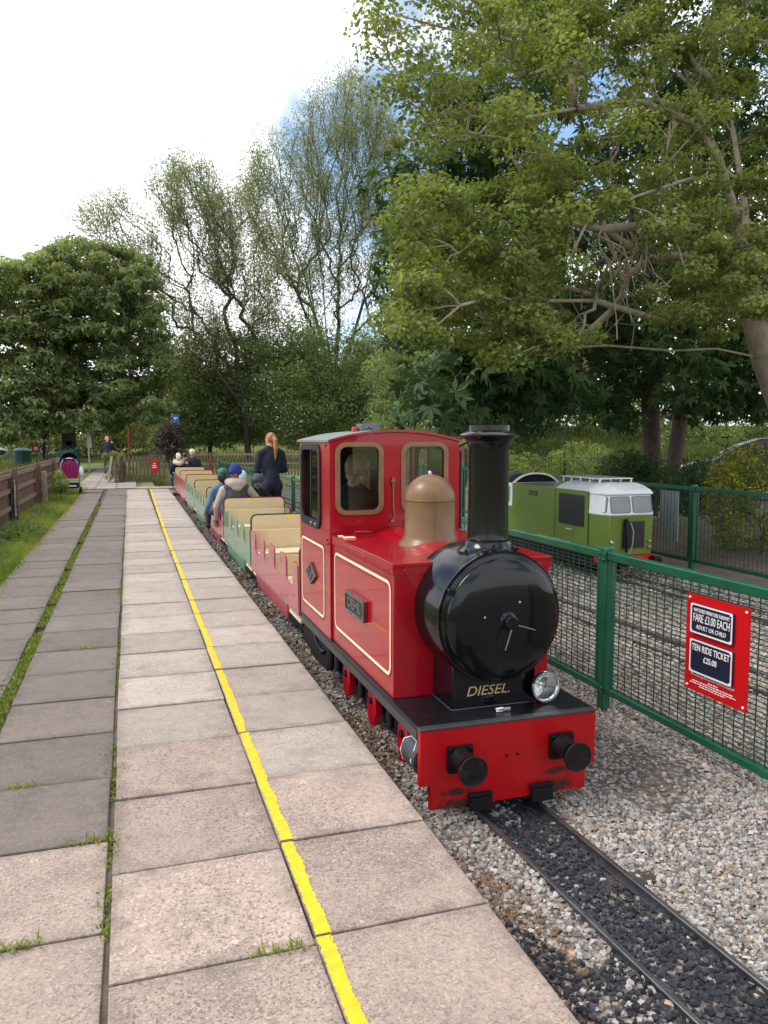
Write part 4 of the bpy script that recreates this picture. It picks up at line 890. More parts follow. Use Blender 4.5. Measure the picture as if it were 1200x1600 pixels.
# domed cab roof: stacked shrinking plans
m = MB()
lay = [(0.8955, 0.0, 8.865), (0.915, 0.0, 8.86), (0.955, 0.012, 8.90), (0.99, 0.05, 8.97), (1.02, 0.11, 9.05), (1.04, 0.20, 9.13)]
rings = []
for z, k, yf in lay:
    rings.append([(x, y, z) for x, y in plan(yf, k, max(0.05, 0.335-k))])
vs_ = [p for r_ in rings for p in r_]; nn = 6
m.add(vs_, [(i*nn+j, i*nn+(j+1) % nn, (i+1)*nn+(j+1) % nn, (i+1)*nn+j) for i in range(len(lay)-1) for j in range(nn)]+[tuple(range((len(lay)-1)*nn, len(lay)*nn)), tuple(range(nn-1, -1, -1))])
m.build('cab_dome', 'loco_white', gl, 0.012, 3, smooth=50)
def win(p0, p1, z0, z1, inset=0.02, name='windscreen'):
    a = Vector((*p0, 0)); b = Vector((*p1, 0)); d = (b-a); L = d.length; d.normalize(); nrm = Vector((d.y, -d.x, 0))
    lean = (0.055/0.27)
    def fn(u, v, w):
        q = a+d*u+nrm*(w+0.004)-nrm*((v-0.6255)*lean if abs(d.x) > 0.9 else (v-0.6255)*0.11); return (q.x, q.y, v)
    MB().plate([rr(inset, z0, L-inset, z1, 0.025, 3)], fn, 0.004).build(name, 'loco_glass', cabw)
    MB().plate([rr(inset-0.008, z0-0.008, L-inset+0.008, z1+0.008, 0.03, 3), list(reversed(rr(inset, z0, L-inset, z1, 0.025, 3)))], fn, 0.009).build('window_seal', 'plate_grey', cabw)
win((LX-0.33, 8.845), (LX-0.005, 8.845), 0.665, 0.865); win((LX+0.005, 8.845), (LX+0.33, 8.845), 0.665, 0.865); win((X0+0.005, 9.19), (LX-0.34, 8.86), 0.665, 0.865, 0.05, 'quarter_light')
MB().box(LX-0.14, LX+0.20, 8.838, 8.848, 0.19, 0.545).build('front_grille', 'loco_black', gl, 0.004)
MB().tube([(LX-0.10, 8.82, 0.56), (LX-0.10, 8.805, 0.50), (LX-0.10, 8.80, 0.22), (LX-0.10, 8.81, 0.14)], 0.018, 10).sphere((LX-0.10, 8.82, 0.56), 0.03, 12, 8).build('brake_hose', 'black_satin', gl, smooth=50)
MB().tube([(LX-0.03, 8.825, 0.53), (LX+0.0, 8.80, 0.42), (LX-0.01, 8.80, 0.25), (LX-0.04, 8.81, 0.12)], 0.007, 6).build('cable', 'board_grey', gl, smooth=50)
for x in (LX-0.29, LX+0.29):
    for z in (0.20, 0.275): MB().lathe((x, 8.858, z), (0, -1, 0), [(0.026, 0), (0.026, 0.02), (0.018, 0.03), (0, 0.03)], 14).build('marker_lamp', 'chrome', gl, smooth=40)
bmg = MB().box(X0+0.02, X1-0.02, 8.80, 9.10, -0.02, 0.0895).build('buffer_beam', 'sign_red', gl, 0.006)
for x in (LX-0.30, LX+0.30): MB().lathe((x, 8.80, 0.035), (0, -1, 0), [(0.055, 0), (0.055, 0.10), (0.062, 0.105), (0.062, 0.125), (0.05, 0.13)], 24).build('buffer', 'black_satin', bmg, smooth=40)
MB().plate([rr(9.325, 0.43, 9.99, 0.862, 0.03, 3)], yz(X0-0.0005), -0.006).build('side_grille', 'loco_black', gl)
MB().tube([(X0-0.008, 9.60, 0.372), (X0-0.022, 9.63, 0.368), (X0-0.022, 9.74, 0.368), (X0-0.008, 9.77, 0.372)], 0.007, 6).build('door_handle', 'steel', gl, smooth=50)
MB().box(X0-0.004, X0-0.0005, 9.212, 9.222, 0.10, 0.92).box(X0-0.003, X0-0.0005, 10.10, 10.106, 0.10, 0.92).build('panel_joint', 'black_dull', gl)
np_ = MB().box(X0-0.010, X0-0.0005, 10.63, 10.89, 0.772, 0.842).build('nameplate', 'plate_dark', gl, 0.002)
m = MB(); [m.box(X0-0.013, X0-0.0105, 10.65+0.026*i, 10.669+0.026*i, 0.79, 0.825) for i in range(9) if i != 4]; m.build('raised_letters', 'plate_grey', np_)
rk = MB().box(LX-0.20, LX+0.34, 9.32, 10.30, 1.078, 1.094).build('roof_rack', 'loco_white', gl, 0.006)
MB().box(LX-0.17, LX+0.31, 9.35, 10.27, 1.0945, 1.097).build('rack_cover', 'board_grey', rk)
for x in (LX-0.18, LX+0.32):
    for y in (9.34, 9.58, 9.82, 10.06, 10.28): MB().box(x-0.009, x+0.009, y-0.009, y+0.009, 1.0, 1.0775).build('stay', 'loco_white', rk)
MB().box(X0+0.04, X1-0.04, 9.1, 12.0, -0.10, 0.0895).build('underframe', 'black_dull', gl)
for y in (9.45, 9.85, 11.2, 11.6):
    for s in (-1, 1): MB().lathe((LX+s*0.17, y, -0.075), (s, 0, 0), [(0.15, -0.02), (0.15, -0.01), (0.14, 0), (0.14, 0.03), (0, 0.035)], 24).build('wheel', 'black_dull', gl, smooth=35)
# white backed notice hanging on the far fence
nb = MB().box(7.690, 7.698, 9.68, 10.10, 0.12, 0.86).build('notice_board', 'tile_white', label='white notice sheet hanging behind the far green mesh fence', cat='notice')

# ------------------------------------------------------------------ people (one remeshed skin each; hair, hats as parts)
def cone_mesh(bm, a, b, ra, rb, n=14):
    a = Vector(a); b = Vector(b); d = b-a; L = d.length
    if L < 1e-6: d = Vector((0, 0, 1))
    d.normalize(); u = Vector((0, 0, 1)) if abs(d.z) < 0.9 else Vector((1, 0, 0)); x = d.cross(u).normalized(); y = d.cross(x).normalized()
    rings = []
    for t in (-80, -55, -30, 0): rings.append((a+d*ra*math.sin(R(t)), ra*math.cos(R(t))))
    for t in (0, 30, 55, 80): rings.append((b+d*rb*math.sin(R(t)), rb*math.cos(R(t))))
    vv = [[bm.verts.new(c+(x*math.cos(6.2832*j/n)+y*math.sin(6.2832*j/n))*r) for j in range(n)] for c, r in rings]
    for i in range(len(rings)-1):
        for j in range(n): bm.faces.new((vv[i][j], vv[i][(j+1) % n], vv[i+1][(j+1) % n], vv[i+1][j]))
    bm.faces.new(list(reversed(vv[0]))); bm.faces.new(vv[-1])
def ell_mesh(bm, c, r, rot):
    m = Matrix.Translation(Vector(c)) @ rot.to_4x4() @ Matrix.Diagonal((*r, 1.0))
    bmesh.ops.create_icosphere(bm, subdivisions=3, radius=1.0, matrix=m)
def remesh(prims, voxel, smooth=4):
    """prims: ('c', a, b, ra, rb, mat) tapered limb or ('e', centre, radii, rot3, mat) rounded mass"""
    bm = bmesh.new()
    for p in prims:
        if p[0] == 'c': cone_mesh(bm, *p[1:5])
        else: ell_mesh(bm, *p[1:4])
    bmesh.ops.recalc_face_normals(bm, faces=bm.faces)
    me = bpy.data.meshes.new('tmp'); bm.to_mesh(me); bm.free()
    o = bpy.data.objects.new('tmp', me); col.objects.link(o)
    r = o.modifiers.new('r', 'REMESH'); r.mode = 'VOXEL'; r.voxel_size = voxel; r.use_smooth_shade = True
    s = o.modifiers.new('s', 'SMOOTH'); s.factor = 0.5; s.iterations = smooth
    bpy.context.view_layer.update()
    out = bpy.data.meshes.new_from_object(o.evaluated_get(bpy.context.evaluated_depsgraph_get()))
    bpy.data.objects.remove(o); bpy.data.meshes.remove(me)
    nf = len(out.polygons); cen = np.zeros(nf*3); out.polygons.foreach_get('center', cen); cen = cen.reshape(-1, 3)
    best = np.full(nf, 1e9); mi = np.zeros(nf, int); names = []
    for p in prims:
        nm = p[-1]
        if nm not in names: names.append(nm)
        if p[0] == 'c':
            a, b = np.array(p[1]), np.array(p[2]); ab = b-a; t = np.clip(((cen-a)@ab)/max(1e-9, ab@ab), 0, 1)
            d = np.linalg.norm(cen-a-t[:, None]*ab, axis=1)-(p[3]+(p[4]-p[3])*t)
        else:
            q = (cen-np.array(p[1]))@np.array(p[3]); rr_ = np.array(p[2]); d = (np.linalg.norm(q/rr_, axis=1)-1)*rr_.min()
        k = d < best; best[k] = d[k]; mi[k] = names.index(nm)
    out.materials.clear()
    for nm in names: out.materials.append(MATS[nm])
    out.polygons.foreach_set('material_index', mi.astype(np.int32)); out.polygons.foreach_set('use_smooth', np.ones(nf, bool)); out.update()
    return out
I3 = Matrix.Identity(3)
def rotm(x=0, y=0, z=0): return Euler((R(x), R(y), R(z))).to_matrix()
def hand_prims(w, d, side, mat, palm_n, curl=0.5, s=1.0):
    """palm and five fingers; w wrist, d pointing direction, palm_n the palm's normal"""
    w = Vector(w); d = Vector(d).normalized(); n = Vector(palm_n); n = (n-d*n.dot(d)).normalized(); x = d.cross(n)*side
    pr = [('c', tuple(w), tuple(w+d*0.045*s), 0.026*s, 0.030*s, mat)]
    pr.append(('c', tuple(w+d*0.045*s-x*0.014*s), tuple(w+d*0.085*s-x*0.020*s), 0.018*s, 0.014*s, mat))
    pr.append(('c', tuple(w+d*0.045*s+x*0.014*s), tuple(w+d*0.085*s+x*0.020*s), 0.018*s, 0.014*s, mat))
    for i, l in enumerate((0.068, 0.078, 0.072, 0.056)):
        b = w+d*0.085*s+x*(0.030-0.020*i)*s; d1 = (d+n*curl*0.5).normalized(); d2 = (d+n*curl*1.8).normalized()
        mpt = b+d1*l*0.5*s; pr += [('c', tuple(b), tuple(mpt), 0.0098*s, 0.0090*s, mat), ('c', tuple(mpt), tuple(mpt+d2*l*0.5*s), 0.0090*s, 0.0075*s, mat)]
    tb = w+d*0.025*s+x*0.026*s; t1 = tb+(d*0.6+x*0.7+n*0.35).normalized()*0.040*s; pr += [('c', tuple(tb), tuple(t1), 0.0125*s, 0.0105*s, mat), ('c', tuple(t1), tuple(t1+(d*0.9+n*0.4+x*0.1).normalized()*0.030*s), 0.0105*s, 0.0085*s, mat)]
    return pr
def head_prims(c, turn, tilt, skin, s=1.0, nose=True):
    """c: centre of the skull; turn about z (deg), tilt nod (deg). The face looks along local +Y"""
    q = rotm(tilt, 0, turn); c = Vector(c); P = lambda x, y, z: tuple(c+q@(Vector((x, y, z))*s))
    pr = [('e', P(0, -0.008, 0.012), (0.074*s, 0.094*s, 0.098*s), q, skin), ('e', P(0, 0.022, -0.055), (0.056*s, 0.062*s, 0.062*s), q, skin)]
    if nose:
        pr += [('c', P(0, 0.086, 0.000), P(0, 0.104, -0.032), 0.009*s, 0.014*s, skin), ('c', P(-0.02, 0.074, -0.068), P(0.02, 0.074, -0.068), 0.009*s, 0.009*s, 'lip')]
        for sx_ in (-1, 1): pr += [('e', P(sx_*0.031, 0.079, 0.006), (0.012*s, 0.010*s, 0.008*s), q, 'eye_dark'), ('e', P(sx_*0.076, -0.002, -0.010), (0.010*s, 0.020*s, 0.030*s), q, skin)]
    return pr, P, q
def person(label, loc, rz, prims, extras, voxel=0.012, smooth=4, group=None):
    """prims in local space (facing +Y, feet or seat base at z=0)"""
    me = remesh(prims, voxel, smooth); me.name = 'person'
    o = bpy.data.objects.new('person', me); col.objects.link(o); o.location = loc; o.rotation_euler = (0, 0, R(rz)); tag(o, label, 'person', group)
    for nm, pr, vx in extras:
        em = remesh(pr, vx, 2); em.name = nm; put(nm, em, o, (0, 0, 0))
    return o
def limbs(sh, el, wr, hip, kn, an, top, arm, leg, shoe, s=1.0, toe=(0, 0.13, -0.03)):
    pr = []
    for side in (0, 1):
        pr += [('c', sh[side], el[side], 0.062*s, 0.050*s, arm), ('c', el[side], wr[side], 0.050*s, 0.036*s, arm)]
        pr += [('c', hip[side], kn[side], 0.092*s, 0.066*s, leg), ('c', kn[side], an[side], 0.064*s, 0.046*s, leg)]
        a = Vector(an[side]); pr.append(('c', tuple(a+Vector((0, -0.02, -0.03))), tuple(a+Vector(toe)), 0.042*s, 0.036*s, shoe))
    return pr
# --- woman in navy standing beside the train, back to the camera
def standing_woman():
    hz = 1.585
    pr, P, q = head_prims((0, 0.03, hz), 28, -8, 'skin')
    pr += [('c', (0, 0.0, 1.42), (0, 0.015, 1.52), 0.050, 0.048, 'skin'), ('e', (0, 0, 1.20), (0.175, 0.115, 0.26), I3, 'navy'), ('c', (-0.13, 0, 1.385), (0.13, 0, 1.385), 0.066, 0.066, 'navy'),
           ('c', (0, 0, 1.05), (0, 0, 0.90), 0.135, 0.155, 'navy'), ('e', (-0.085, -0.02, 0.84), (0.105, 0.12, 0.13), I3, 'navy'), ('e', (0.085, -0.02, 0.84), (0.105, 0.12, 0.13), I3, 'navy'), ('c', (-0.06, 0, 1.44), (0.06, 0, 1.44), 0.055, 0.055, 'navy')]
    pr += limbs([(-0.185, 0, 1.36), (0.185, 0, 1.36)], [(-0.245, 0.02, 1.09), (0.25, 0.02, 1.09)], [(-0.12, 0.22, 1.06), (0.12, 0.22, 1.06)], [(-0.09, 0, 0.82), (0.09, 0, 0.82)], [(-0.095, 0.02, 0.45), (0.095, 0.02, 0.45)], [(-0.10, 0, 0.075), (0.10, 0, 0.075)], 'navy', 'navy', 'trouser_dark', 'eye_dark')
    pr += hand_prims((-0.11, 0.235, 1.06), (0.8, 0.4, -0.1), 1, 'skin', (0, -0.3, 1)) + hand_prims((0.11, 0.235, 1.06), (-0.8, 0.4, -0.1), -1, 'skin', (0, -0.3, 1))
    hair = [('e', P(0, -0.020, 0.022), (0.082, 0.094, 0.098), q, 'hair_ginger'), ('c', P(0, -0.095, 0.035), (0.045, -0.105, 1.575), 0.030, 0.038, 'hair_ginger'), ('c', (0.045, -0.105, 1.575), (0.040, -0.135, 1.44), 0.040, 0.040, 'hair_ginger'), ('c', (0.040, -0.135, 1.44), (0.025, -0.150, 1.26), 0.036, 0.010, 'hair_ginger')]
    return person('woman with ginger ponytail in navy clothes standing beside the train', (2.44, 14.2, -0.145), 8, [tuple(p) for p in pr], [('hair', hair, 0.010)], 0.013)
w = standing_woman(); w.scale = (1.09, 1.09, 1.112)
# --- seated body, facing +Y, hips at z=0
def seated(top, arm, leg, skin, s=1.0, lean=0.0, turn=0, tilt=0, headz=0.62, hands=None, elb=None, hand_mat=None, shoe='eye_dark'):
    P0 = lambda x, y, z: (x*s, (y+lean*max(0, z))*s, z*s)
    pr, P, q = head_prims(P0(0, 0.03, headz+0.09), turn, tilt, skin, s)
    pr += [('c', P0(0, 0.0, 0.52), P0(0, 0.015, 0.64), 0.052*s, 0.050*s, skin), ('e', P0(0, 0, 0.30), (0.185*s, 0.125*s, 0.27*s), I3, top), ('c', P0(-0.14, 0, 0.475), P0(0.14, 0, 0.475), 0.068*s, 0.068*s, top), ('c', P0(0, 0, 0.18), P0(0, 0, 0.06), 0.145*s, 0.155*s, top), ('c', P0(-0.06, 0, 0.53), P0(0.06, 0, 0.53), 0.055*s, 0.055*s, top)]
    elb = elb or [(-0.27, 0.06, 0.22), (0.27, 0.06, 0.22)]; hands = hands or [(-0.16, 0.28, 0.16), (0.16, 0.28, 0.16)]
    pr += limbs([P0(-0.195, 0, 0.45), P0(0.195, 0, 0.45)], [P0(*e) for e in elb], [P0(*h) for h in hands], [P0(-0.09, 0.02, 0.06), P0(0.09, 0.02, 0.06)], [P0(-0.11, 0.40, 0.06), P0(0.11, 0.40, 0.06)], [P0(-0.11, 0.42, -0.20), P0(0.11, 0.42, -0.20)], top, arm, leg, shoe, s, (0, 0.10*s, -0.02*s))
    for side, h, e in ((1, hands[0], elb[0]), (-1, hands[1], elb[1])):
        d = Vector(P0(*h))-Vector(P0(*e)); pr += hand_prims(P0(*h), d, side, hand_mat or skin, (0, 0, -1), 0.6, s)
    return pr, P, q, P0
Z_SEAT = 0.40
# man in gilet, back towards us
pr, P, q, P0 = seated('gilet', 'oat', 'jeans', 'skin_brown', 1.0, 0.02, -6, -4, elb=[(-0.30, 0.0, 0.20), (0.36, 0.0, 0.26)], hands=[(-0.28, 0.12, 0.02), (0.52, 0.12, 0.225)])
hood = [('e', P0(0, -0.07, 0.545), (0.150, 0.075, 0.080), rotm(-12), 'oat'), ('c', P0(-0.11, -0.01, 0.565), P0(0.11, -0.01, 0.565), 0.062, 0.062, 'oat'), ('e', P0(0, -0.10, 0.485), (0.085, 0.045, 0.055), rotm(-10), 'oat')]
hat = [('e', P(0, -0.008, 0.050), (0.090, 0.106, 0.092), q, 'blue_knit'), ('c', P(-0.05, -0.055, 0.012), P(0.05, -0.055, 0.012), 0.052, 0.052, 'blue_knit'), ('c', P(-0.05, 0.055, 0.028), P(0.05, 0.055, 0.028), 0.046, 0.046, 'blue_knit')]
person('man in grey gilet, cream hood and royal blue beanie riding with his back to us', (1.52, 11.95, Z_SEAT+0.02), 4, pr, [('hood', hood, 0.012), ('beanie', hat, 0.011)], 0.013)
# person in denim with the green cap, sitting on the platform side further back
pr, P, q, P0 = seated('denim', 'denim', 'jeans', 'skin', 0.92, 0.0, -35, 0, elb=[(-0.28, 0.02, 0.20), (0.27, 0.06, 0.22)], hands=[(-0.25, 0.20, 0.05), (0.16, 0.28, 0.16)])
cap = [('e', P(0, -0.006, 0.052), (0.084, 0.098, 0.070), q, 'cap_green'), ('e', P(0, 0.105, 0.030), (0.066, 0.075, 0.014), q @ rotm(-8), 'cap_green')]
hair = [('e', P(0, -0.05, -0.03), (0.078, 0.065, 0.095), q, 'hair_dark'), ('c', P(0.03, -0.06, -0.06), P(0.05, -0.04, -0.22), 0.05, 0.03, 'hair_dark')]
person('passenger in denim jacket and green cap at the carriage side', (1.44, 12.9, Z_SEAT), 20, pr, [('cap', cap, 0.010), ('hair', hair, 0.012)], 0.015)
# child in pale blue hood
pr, P, q, P0 = seated('ice_blue', 'ice_blue', 'jeans', 'skin_brown', 0.80, 0.0, -10, -5)
hood = [('e', P(0, -0.025, 0.012), (0.094, 0.098, 0.112), q, 'ice_blue'), ('c', P(0, -0.06, -0.05), P(0, -0.06, -0.14), 0.075, 0.085, 'ice_blue')]
person('child in pale blue hood next to the blue beanie', (1.74, 12.95, Z_SEAT+0.04), 10, pr, [('hood', hood, 0.012)], 0.015)
# child in slate beanie looking back at the camera
pr, P, q, P0 = seated('trouser_dark', 'trouser_dark', 'jeans', 'skin_brown', 0.80, 0.0, 8, -4)
hat = [('e', P(0, -0.012, 0.045), (0.092, 0.108, 0.088), q, 'slate_knit'), ('c', P(-0.062, 0.05, 0.030), P(0.062, 0.05, 0.030), 0.042, 0.042, 'slate_knit'), ('c', P(-0.06, -0.05, 0.0), P(0.06, -0.05, 0.0), 0.052, 0.052, 'slate_knit')]
person('child in slate grey beanie facing the camera beside the standing woman', (1.99, 12.95, Z_SEAT-0.02), 188, pr, [('beanie', hat, 0.010)], 0.012)
# driver inside the cab, seen through the front window
pr, P, q, P0 = seated('navy', 'navy', 'trouser_dark', 'skin', 1.0, 0.10, 60, 0, elb=[(-0.27, 0.05, 0.24), (0.27, 0.08, 0.22)])
hair = [('e', P(0, -0.030, 0.018), (0.084, 0.090, 0.098), q, 'hair_blonde'), ('c', P(0.02, -0.06, -0.03), P(0.05, -0.06, -0.20), 0.055, 0.03, 'hair_blonde'), ('c', P(-0.05, -0.03, -0.02), P(-0.06, -0.02, -0.16), 0.035, 0.018, 'hair_blonde')]
person('blonde driver in dark jacket inside the red cab', (1.58, 5.66, 0.70), -28, pr, [('hair', hair, 0.011)], 0.015)
# passengers of the last carriage
ly = CAR_Y[7]
def far_seated(label, x, y, rz, top, skin, hairmat, s=1.0, z=Z_SEAT, long_hair=False, hoodmat=None):
    pr, P, q, P0 = seated(top, top, 'jeans', skin, s, 0.0, 0, 0)
    h = [('e', P(0, -0.022, 0.030), (0.086*s, 0.094*s, 0.092*s), q, hairmat)]
    if long_hair: h.append(('c', P(0, -0.06, -0.02), P(0, -0.06, -0.18), 0.07*s, 0.05*s, hairmat))
    ex = [('hair', h, 0.014)]
    if hoodmat: ex.append(('fur_hood', [('c', P0(-0.13, 0.02, 0.56), P0(0, -0.10, 0.54), 0.07, 0.075, hoodmat), ('c', P0(0, -0.10, 0.54), P0(0.13, 0.02, 0.56), 0.075, 0.07, hoodmat), ('c', P0(-0.12, 0.05, 0.62), P0(0.12, 0.05, 0.62), 0.06, 0.06, hoodmat)], 0.014))
    person(label, (x, y, z), rz, pr, ex, 0.018)
far_seated('white-haired passenger in dark jacket facing us at the far end of the train', 1.98, ly+1.35, 176, 'navy', 'skin', 'hair_white', 1.06, Z_SEAT+0.04)
far_seated('grey-haired passenger at the far end beside the white-haired one', 1.55, ly+1.55, 160, 'trouser_dark', 'skin', 'hair_white', 0.95)
far_seated('passenger with pale fur-trimmed hood at the far end of the train', 1.50, ly+0.55, 15, 'trouser_dark', 'skin', 'fur_pale', 0.92, Z_SEAT-0.03, hoodmat='fur_pale')
far_seated('dark-haired child between the adults in the last carriage', 1.72, ly+1.0, 10, 'trouser_dark', 'skin', 'hair_dark', 0.95, Z_SEAT+0.02)
far_seated('brown-haired child low in the last carriage', 1.74, ly+0.5, 0, 'trouser_dark', 'skin', 'hair_brown', 0.82, Z_SEAT-0.01)
# standing men
def standing(label, loc, rz, top, leg, skin, hairmat, H=1.76, bald=False, arm_up=False, voxel=0.016, shoe='eye_dark', scale=1.0, hat=None):
    k = H/1.75
    pr, P, q = head_prims((0, 0.02, 1.64), 0 if not arm_up else -35, 0, skin)
    pr += [('c', (0, 0, 1.46), (0, 0.01, 1.58), 0.055, 0.052, skin), ('e', (0, 0, 1.22), (0.195, 0.13, 0.29), I3, top), ('c', (-0.15, 0, 1.41), (0.15, 0, 1.41), 0.072, 0.072, top), ('c', (0, 0, 1.08), (0, 0, 0.90), 0.155, 0.165, top), ('c', (-0.06, 0, 1.47), (0.06, 0, 1.47), 0.062, 0.062, top)]
    wr = [(-0.25, 0.10, 0.86), (0.25, 0.10, 0.86)]; el = [(-0.27, 0, 1.10), (0.27, 0, 1.10)]
    if arm_up: el[1] = (0.30, 0.12, 1.16); wr[1] = (0.16, 0.25, 1.42)
    pr += limbs([(-0.205, 0, 1.385), (0.205, 0, 1.385)], el, wr, [(-0.10, 0, 0.86), (0.10, 0, 0.86)], [(-0.11, 0.02, 0.47), (0.11, 0.02, 0.47)], [(-0.12, 0, 0.075), (0.12, 0, 0.075)], top, top, leg, shoe)
    for side, i in ((1, 0), (-1, 1)):
        pr += hand_prims(wr[i], Vector(wr[i])-Vector(el[i]), side, skin, (0, 1, 0.2), 0.7)
    ex = []
    if not bald: ex.append(('hair', [('e', P(0, -0.02, 0.03), (0.084, 0.094, 0.092), q, hairmat)], 0.014))
    elif hairmat: ex.append(('hair', [('c', P(-0.068, -0.045, -0.025), P(0.068, -0.045, -0.025), 0.030, 0.030, hairmat)], 0.010))
    o = person(label, loc, rz, pr, ex, voxel); o.scale = (k, k, k); return o
standing('bald man in navy hooded jacket walking away on the path past the gate', (-0.92, 37.6, 0.0), -12, 'navy', 'jeans', 'skin', 'hair_white', 1.78, True, True, 0.014, 'white_cloth')
standing('distant person in black beyond the teal railings by the chestnut trunk', (-5.3, 56, 0.05), 100, 'trouser_dark', 'trouser_dark', 'skin', 'hair_dark', 1.72, voxel=0.022)
standing('distant person in navy jacket in the play area, rightmost of three', (-10.1, 57, 0.05), 200, 'navy', 'trouser_dark', 'skin', 'hair_white', 1.75, voxel=0.022)
standing('distant person in pale top in the play area, middle of three', (-10.75, 57.6, 0.05), 170, 'white_cloth', 'jeans', 'skin', 'hair_dark', 1.70, voxel=0.022)
standing('distant person in grey top in the play area, leftmost of three', (-11.4, 57.0, 0.05), 150, 'gilet', 'trouser_dark', 'skin', 'hair_dark', 1.70, voxel=0.022)

# ------------------------------------------------------------------ timber fences
def board_fence(name, label, pts, h, mat, pick_w, gap, rails=(0.25, 0.6, 0.9), rail_side=1, post_every=2.4, pointed=True, base=0.0, rail_mat=None, post_over=0.0, jitter=0.015):
    a = Vector((*pts[0], 0)); b = Vector((*pts[1], 0)); d = b-a; L = d.length; d.normalize(); ang = math.atan2(d.y, d.x)
    f = empty(name, (a.x, a.y, base)); f.rotation_euler = (0, 0, ang); tag(f, label, 'fence')
    t = 0.018; w = pick_w/2
    if pointed: prof = [(-w, 0), (w, 0), (w, h-0.05), (w*0.6, h-0.015), (0, h), (-w*0.6, h-0.015), (-w, h-0.05)]
    else: prof = [(-w, 0), (w, 0), (w, h), (-w, h)]
    pm = MB().plate([prof], lambda u, v, q: (u, q-t/2, v), t).mesh('picket', mat)
    n = int(L/(pick_w+gap))
    for i in range(n):
        rn = random.Random(i*31+n); put('picket', pm, f, ((i+0.5)*(pick_w+gap), rn.uniform(-.003, .003), rn.uniform(-jitter, jitter)), (0, rn.uniform(-.012, .012), 0))
    for z in rails:
        m = MB().box(0, L, min(rail_side*(t/2+0.003), rail_side*(t/2+0.041)), max(rail_side*(t/2+0.003), rail_side*(t/2+0.041)), z*h-0.04, z*h+0.04).mesh('rail', rail_mat or mat)
        put('rail', m, f, (0, 0, 0))
    k = max(1, round(L/post_every)); pmm = MB().box(-0.05, 0.05, min(rail_side*0.054, rail_side*0.154), max(rail_side*0.054, rail_side*0.154), 0, h+post_over).mesh('post', mat)
    for i in range(k+1): put('post', pmm, f, (L*i/k, 0, 0))
    return f
board_fence('board_fence', 'brown close-board fence with three rails along the left lawn', (( -2.38, 9.0), (-2.34, 31.0)), 1.02, 'wood_brown', 0.125, 0.006, rail_side=-1, base=-0.03, post_every=4.4, rail_mat='wood_rail', post_over=0.04)
MB().box(-2.16, -2.06, 22.1, 22.26, -0.04, 0.80).build('bollard', 'wood_grey', label='weathered wooden post standing in front of the brown fence', cat='post', bevel=0.01)
nbm = MB().box(-2.250, -2.242, 17.55, 18.05, 0.05, 0.80).build('picture_notice', 'board_grey', label='pale picture panel with red stripe fixed to the brown fence', cat='notice')
MB().box(-2.2415, -2.240, 17.56, 18.04, 0.36, 0.42).build('red_stripe', 'sign_red', nbm)
m = MB(); rp = random.Random(5)
for i in range(26): y = rp.uniform(17.57, 17.98); z = rp.uniform(0.08, 0.76); m.box(-2.2418, -2.2405, y, y+rp.uniform(0.03, 0.09), z, z+rp.uniform(0.02, 0.06))
m.build('print', 'plate_dark', nbm)
board_fence('picket_fence', 'old grey-brown picket fence with rails behind the far end of the train', ((0.9, 37.2), (11.5, 36.0)), 1.10, 'wood_old', 0.075, 0.075, rails=(0.22, 0.52, 0.90), rail_side=-1, base=-0.05, rail_mat='wood_grey')
board_fence('picket_fence', 'reddish brown paling fence seen past the cab and chimney', ((7.9, 27.2), (11.2, 24.9)), 1.36, 'wood_red', 0.085, 0.03, rails=(0.25, 0.8), rail_side=1, base=-0.02)
board_fence('picket_gate', 'mossy weathered picket gate across the platform end, with red sign', ((-0.22, 31.7), (1.30, 31.9)), 1.02, 'wood_old', 0.085, 0.055, rails=(0.2, 0.82), rail_side=1, base=0.0)
gs = MB().box(0.78, 1.06, 31.78, 31.792, 0.36, 0.84).build('warning_sign', 'sign_red', label='small red warning sign with white marks on the picket gate', cat='sign')
gs.location.y += 0.0
m = MB()
for z, a, b in ((0.69, 0.87, 0.97), (0.615, 0.84, 1.00), (0.545, 0.83, 1.01)): m.box(a, b, 31.776, 31.779, z-0.014, z+0.014)
m.build('white_marks', 'sign_white', gs)
# clutter at the gate: gate post, leaning plank and a mossy hedge stump
MB().tube([(-0.32, 31.2, -0.02), (-0.33, 31.2, 0.5), (-0.30, 31.22, 1.0)], [0.10, 0.085, 0.08], 8).build('gate_post', 'bark_brown', label='thick rough timber gate post at the platform end', cat='post', smooth=50)
MB().bar((-0.78, 31.0, -0.02), (-0.62, 31.3, 1.0), 0.09, 0.025).build('leaning_plank', 'wood_grey', label='pale plank leaning by the rough gate post', cat='plank')
MB().tube([(-0.50, 31.05, -0.02), (-0.52, 31.1, 0.7)], [0.06, 0.05], 7).build('stump_post', 'wood_old', label='short old post beside the leaning plank', cat='post', smooth=50)

